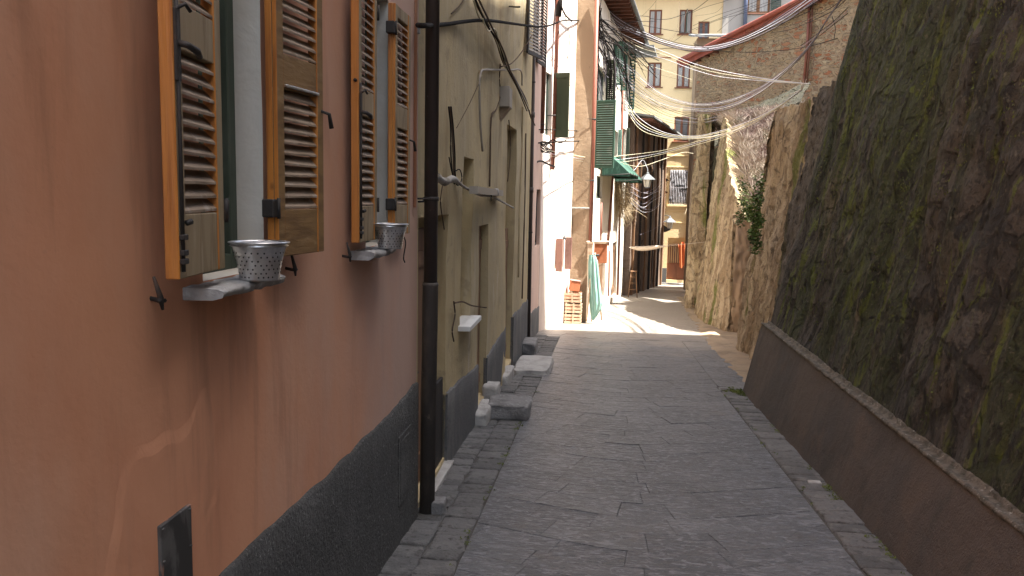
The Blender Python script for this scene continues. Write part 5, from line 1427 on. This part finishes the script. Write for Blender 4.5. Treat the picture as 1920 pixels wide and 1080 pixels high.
for k in range(int(L_/.45)):
    q = bo+UT*(.2+k*.45)+Vector((0, 0, -.05)); mb.prism([q, q+UT*.09, q+UT*.09-F6.N*.46, q-F6.N*.46], (0, 0, -.09))
mb.build('eave', m_rafter, sb)
# heap of raised ridge tiles
q = P(1415, 47, 30.6)
mb = MB(); mb.prism([q+Vector((-.32, 0, -.25)), q+Vector((-.1, 0, .08)), q+Vector((.18, 0, .2)), q+Vector((.34, 0, .02)), q+Vector((.3, 0, -.2))], (.05, .35, .05)); tag(mb.build('ridge_tile', m_tile), 'bright red raised tile cap on the tiled roof', 'roof tile')
u_p = F6.pix(1515, 60)[0]
pipe('drainpipe', [onF(F6, 1518, 5, .10), onF(F6, 1514, 80, .10), onF(F6, 1507, 158, .10)], .05, m_redpipe, 'red-brown drainpipe down the middle of the rubble stone wall', (), (), wallx=7.5)
pipe('drainpipe', [onF(F6, 1524, 5, .10), onF(F6, 1519, 80, .10), onF(F6, 1512, 158, .10)], .03, m_rafter, 'thinner twin pipe beside the red-brown drainpipe on the rubble wall', (), (), wallx=7.5)
# small slate roofed lean-to left of it
FL = Fac((P(1294, 250, 36.7).x, 35.6), (9.6, 35.6), 1)
lt_ = thing('slate_outbuilding', (4.8, 37, 0), 'narrow building with a flat grey slate roof behind the tiled roof', 'building')
zL = P(1320, 72, 35.6).z
facade(FL, -3, zL, [], .1, 1.1, amp=.02, step=.5, seed=95).build('wall', m_beige, lt_)
mb = MB(); mb.T = FL.M(); mb.prism([(-.25, .3, zL+.01), (-.25, .3, zL+.10), (-.25, -1.2, zL+.42), (-.25, -1.2, zL+.34)], (FL.W+.4, 0, 0)); mb.build('roof', m_slate, lt_)

# ================================================================== LANTERNS
def lantern(c, s, label, arm):
    t = thing('street_lamp', c, label, 'street lamp')
    g_ = MB(); g_.lathe([(0, -.30*s), (.10*s, -.30*s), (.17*s, 0), (.16*s, 0)], c, 6, smooth=False); g_.build('lamp_glass', m_lglass, t)
    f_ = MB(); f_.lathe([(.17*s, -.005), (.30*s, -.02*s), (.28*s, .02*s), (.13*s, .14*s), (.07*s, .19*s), (.05*s, .25*s), (.02*s, .27*s), (.0, .34*s)], c, 6, smooth=False)
    f_.lathe([(.0, -.345*s), (.05*s, -.33*s), (.11*s, -.315*s), (.105*s, -.295*s), (0, -.295*s)], c, 6, smooth=False)
    for k in range(6):
        an = k*math.pi/3; v = Vector((math.cos(an), math.sin(an), 0)); C_ = Vector(c)
        f_.tube([C_+v*.103*s+Vector((0, 0, -.30*s)), C_+v*.174*s], .008*s, 4)
    f_.build('lamp_cap', m_lmetal, t)
    a = MB(); a.tube(crspline([Vector(c)+Vector((0, 0, .25*s))]+[Vector(q) for q in arm], 5), .018, 6); a.build('bracket', m_lmetal, t)
    return t
c = P(1214, 336, 30.8)
e = F5.pt(3.0, 0, c.z+.25)
lantern(tuple(c), 1.0, 'grey lantern with milky glass hanging high before the dark brown house', [tuple(c+Vector((.0, .3, .40))), tuple(c.lerp(e, .6)+Vector((0, 0, .35))), tuple(e)])
c = P(1256, 416, 38.9)
lantern(tuple(c), 1.0, 'dark lantern on a curled bracket low on the yellow house', [tuple(c+Vector((-.2, .2, .3))), tuple(c+Vector((-.5, .6, .1))), tuple(c+Vector((-.55, 1.12, -.2)))])
for k, (px_, py_) in enumerate(((1240, 337), (1238, 360), (1244, 430))):
    mb = MB(); q = P(px_, py_, 39.2)
    leafc = [q+Vector((-.3, 0, .1)), q+Vector((0, -.1, .2)), q+Vector((.35, 0, .0)), q+Vector((.1, .1, -.12)), q+Vector((-.15, .1, -.15))]
    mb.prism(leafc, (.03, .14, -.02)); mb.tube([q+Vector((0, .1, 0)), (q.x-.1, 39.98, q.z-.1)], .015, 5)
    tag(mb.build('iron_bracket', (m_iron, m_rafter, m_iron)[k]), ('dark iron bracket beside the milky lantern', 'rust-red bracket just below the milky lantern', 'dark leaf-like bracket below the curled lantern')[k], 'bracket')

# ================================================================== OVERHEAD CABLES
def cable(pts, r, mat, label, group, sub=8, jit=0.0):
    pp_ = [P(a+random.uniform(-jit, jit), b_+random.uniform(-jit, jit), y) for a, b_, y in pts]
    mb = MB(); mb.tube(crspline(pp_, sub), r*.62, 6)
    return tag(mb.build('overhead_cable', mat), label, 'cable', group)
def fan(base, spread, n, r, mats, label, group, jit=1.0):
    """several strands that share their ends and hang apart in the middle"""
    for k in range(n):
        t = (k/(n-1)-.5)*2 if n > 1 else 0
        pts = [(a, b_+t*s_+random.uniform(-jit, jit)*(s_ > 1), y+.12*t) for (a, b_, y), s_ in zip(base, spread)]
        cable(pts, r*random.uniform(.8, 1.15), mats[k % len(mats)], label, group)
G = 'cables strung across the alley'
fan([(1120, 40, 22), (1150, 60, 24), (1200, 88, 26), (1250, 105, 25), (1300, 125, 23), (1350, 138, 20), (1440, 150, 16), (1520, 158, 12.6)], [3, 5, 9, 7, 6, 5, 2, 0], 3, .013, [C_wht, C_crm], 'pale strand of the loose group running down right to the twig on the rock wall', 'pale strands ending at the rock wall top')
fan([(1140, 48, 24), (1200, 62, 25.5), (1245, 80, 26), (1300, 90, 26), (1345, 88, 26), (1400, 72, 26), (1470, 35, 26), (1535, -12, 25)], [2, 4, 3, 2, 3, 4, 6, 6], 3, .011, [C_wht, C_wht, C_gry], 'thick white strand sagging over the yellow house in front of the tiled eave', 'white strands along the tiled eave')
fan([(1120, 0, 23), (1160, 40, 24), (1220, 70, 26), (1290, 90, 27), (1350, 88, 27), (1420, 62, 27), (1480, 25, 26.5), (1545, -15, 26)], [8, 8, 6, 5, 5, 8, 12, 10], 10, .013, [C_blk, C_brn, C_gry], 'dark strand of the thick bundle following the tiled eave', 'dark bundle along the tiled eave')
fan([(1118, 110, 22), (1155, 125, 23.5), (1190, 155, 25), (1240, 188, 25), (1300, 202, 24), (1360, 198, 22), (1420, 172, 19.5), (1470, 135, 17.5), (1515, 90, 15.5), (1552, 35, 13.5), (1590, -20, 12)], [14, 18, 22, 14, 9, 9, 6, 3, 2, 1.5, 2], 9, .0105, [C_gry, C_wht, C_gry, C_brn, C_gry], 'lilac-grey strand of the big sagging bundle rising to the top right', 'big sagging bundle in the middle')
fan([(1118, 95, 22), (1160, 150, 24), (1200, 185, 26), (1250, 214, 27), (1310, 226, 26), (1345, 222, 24)], [16, 24, 20, 14, 8, 6], 8, .011, [C_brn, C_blk, C_gry], 'dark strand hanging just under the big lilac-grey bundle over the yellow house', 'dark strands under the big bundle')
fan([(1172, 195, 27), (1200, 232, 26), (1245, 252, 24), (1300, 258, 22), (1350, 250, 20), (1400, 232, 17.5), (1450, 206, 15), (1504, 168, 12.5)], [8, 10, 5, 3, 4, 3, 2, 0], 4, .012, [C_wht, C_crm], 'cream strand of the lower group rising to the rock wall top', 'cream strands ending below the twig')
fan([(1020, 286, 15.5), (1060, 292, 18), (1110, 300, 21), (1170, 298, 24), (1240, 286, 24), (1300, 270, 22), (1360, 252, 19.5), (1420, 226, 16.5), (1480, 188, 13)], [4, 5, 5, 6, 4, 3, 3, 2, 0], 3, .011, [C_crm, C_wht], 'lowest long cream strand spanning from the pale house to the rock wall', 'lowest long cream strands')
cable([(1160, 305, 25), (1200, 312, 26), (1240, 300, 27), (1280, 286, 28), (1300, 288, 28)], .012, C_crm, 'short cream strand sagging before the dark brown house eave', None)
cable([(1300, 82, 26), (1340, 94, 25), (1400, 98, 23), (1470, 94, 20), (1520, 86, 17), (1570, 72, 12)], .012, C_blk, 'single black cable crossing the rubble stone wall almost level', None)
fan([(1445, 58, 25), (1480, 52, 22), (1520, 38, 19), (1560, 18, 15), (1585, -5, 12.5)], [3, 4, 3, 4, 5], 2, .010, [C_brn, C_blk], 'thin brown cable over the upper right of the stone wall', 'thin brown cables over the stone wall')
fan([(1500, 90, 20), (1530, 68, 17), (1560, 45, 14), (1590, 20, 12)], [3, 4, 3, 5], 3, .009, [C_blk, C_gry], 'short dark cable rising to the edge of the mossy wall', 'short dark cables by the mossy wall')
cable([(1560, 30, 14), (1566, 52, 13.5), (1564, 72, 13)], .008, C_blk, 'small hanging tail of cable by the edge of the mossy wall', None)
cable([(1520, 85, 17), (1526, 110, 16.5), (1521, 140, 16)], .007, C_brn, 'thin wire hanging down beside the twin pipes', None)
cable([(1110, -5, 22), (1180, 26, 26), (1215, 31, 28), (1222, 35, 28.2), (1250, 36, 29), (1273, 30, 30), (1300, 20, 30), (1335, -6, 30)], .016, C_blk, 'black cable kinked across the top windows of the yellow house', None)
cable([(1110, 5, 22), (1180, 40, 26), (1230, 52, 28), (1290, 62, 30), (1340, 68, 29), (1390, 72, 28), (1440, 55, 26), (1520, 20, 22)], .015, C_blk, 'black cable passing below the top windows of the yellow house', None)
for k, pp_ in enumerate(([(1295, 25, 30), (1320, 14, 30), (1360, 2, 30), (1380, -8, 30)], [(1300, 48, 30), (1340, 30, 30), (1400, 10, 30), (1440, -8, 29)], [(1305, 56, 30), (1345, 38, 30), (1410, 20, 29), (1470, -4, 28)], [(1260, 80, 28), (1290, 60, 29), (1330, 42, 30), (1420, 8, 29)], [(1345, 60, 31), (1380, 30, 31), (1410, 15, 31), (1440, 4, 31)])):
    cable(pp_, .010, C_blk, 'thin dark cable fanning up right from the yellow house windows', 'thin dark cables fanning over the grey house')
for k, pp_ in enumerate(([(1204, 30, 29), (1222, 12, 29), (1235, -6, 29)], [(1274, 3, 34), (1273, 30, 32), (1270, 52, 31)], [(1270, 52, 31), (1262, 68, 30), (1252, 76, 29)], [(1290, 18, 31), (1275, 48, 30), (1255, 84, 29)], [(1304, 30, 34), (1340, 24, 34), (1355, 12, 34)], [(1230, 0, 32), (1229, 30, 32)])):
    cable(pp_, .008, C_brn, 'thin loose wire in the tangle before the yellow house top windows', 'loose wires before the yellow house')
fan([(1185, 120, 26), (1215, 128, 28), (1255, 140, 29), (1298, 152, 29)], [2, 6, 5, 3], 2, .007, [C_crm, C_brn], 'faint thin wire slanting over the second row of yellow house windows', 'faint wires on the yellow house')
cable([(1130, 46, 22.5), (1160, 58, 23), (1182, 42, 24), (1230, 40, 27)], .016, C_blk, 'short thick black cable twisting under the white house eave', None)
# dense tangle against the white house
for k in range(44):
    x0 = random.uniform(1096, 1130); x1 = x0+random.gauss(18, 22); x2 = x1+random.uniform(-12, 26)
    cable([(x0, random.uniform(-20, 20), 20.4), (x0+random.uniform(-4, 8), random.uniform(35, 70), 20.6), (min(x1, 1175), random.uniform(85, 130), 21.2), (min(x2, 1190), random.uniform(140, 215), 22.2)], random.uniform(.012, .024), (C_blk, C_blk, C_gry, C_blk)[k % 4], 'strand of the dense hanging tangle in front of the white house shutters', 'dense tangle before the white house')
for k in range(12):
    cable([(random.uniform(1080, 1115), random.uniform(0, 45), 20.3), (random.uniform(1120, 1150), random.uniform(30, 75), 21.5), (random.uniform(1165, 1200), random.uniform(60, 120), 24.5), (random.uniform(1205, 1240), random.uniform(85, 150), 26)], random.uniform(.010, .02), (C_blk, C_blk, C_brn)[k % 3], 'strand fanning right from the tangle under the white house eave', 'strands fanning under the white house eave')
for k in range(9):
    cable([(random.uniform(1074, 1095), random.uniform(20, 140), 20.6), (random.uniform(1085, 1100), random.uniform(90, 170), 20.65), (random.uniform(1095, 1115), random.uniform(150, 230), 20.7)], .006, C_brn, 'thin wire straggling over the beige buttress', 'thin wires on the beige buttress')
for k in range(8):
    cable([(1183, 345+k*5, 30), (1205, 356+k*6+random.uniform(-5, 5), 31), (1225, 350+k*6+random.uniform(-6, 6), 33), (1240, 338+k*6, 36)], .010, (C_gry, C_wht)[k % 2], 'grey loop of the cable cluster below the milky lantern', 'cable loops below the milky lantern')
cable([(1172, 330, 29), (1190, 318, 30), (1205, 300, 31), (1214, 316, 31)], .010, C_wht, 'white wire rising to the milky lantern', None)
cable([(1200, 440, 31), (1225, 430, 34), (1245, 415, 38)], .008, C_gry, 'thin grey wire low across the dark brown house', None)
cable([(1290, 384, 39), (1275, 430, 36), (1262, 480, 34)], .007, C_crm, 'thin pale wire hanging in front of the brown door', None)
# ribbon across the alley
mb = MB()
rp = crspline([P(1180, 464, 26.5), P(1205, 466, 26.2), P(1245, 462, 25.6), P(1300, 456, 25), P(1340, 452, 24.6), P(1365, 450, 24.0)], 12)
n = len(rp); vs = []; fs = []
for i, q in enumerate(rp):
    t_ = i/(n-1); w_ = .006+.075*max(0, math.sin(min(1, t_/.42)*math.pi))**.7*(t_ < .42)+.03*max(0, (t_-.85)/.15)
    for (dz, dy) in ((w_, 0), (0, -.012), (-w_, 0), (0, .012)): vs.append(q+Vector((0, dy, dz)))
for i in range(n-1):
    for k in range(4): fs.append((i*4+k, i*4+(k+1) % 4, (i+1)*4+(k+1) % 4, (i+1)*4+k))
mb.add(vs, fs, 0, True)
tag(mb.build('cloth_streamer', m_ribbon), 'pale twisted cloth streamer stretched low across the alley', 'streamer')
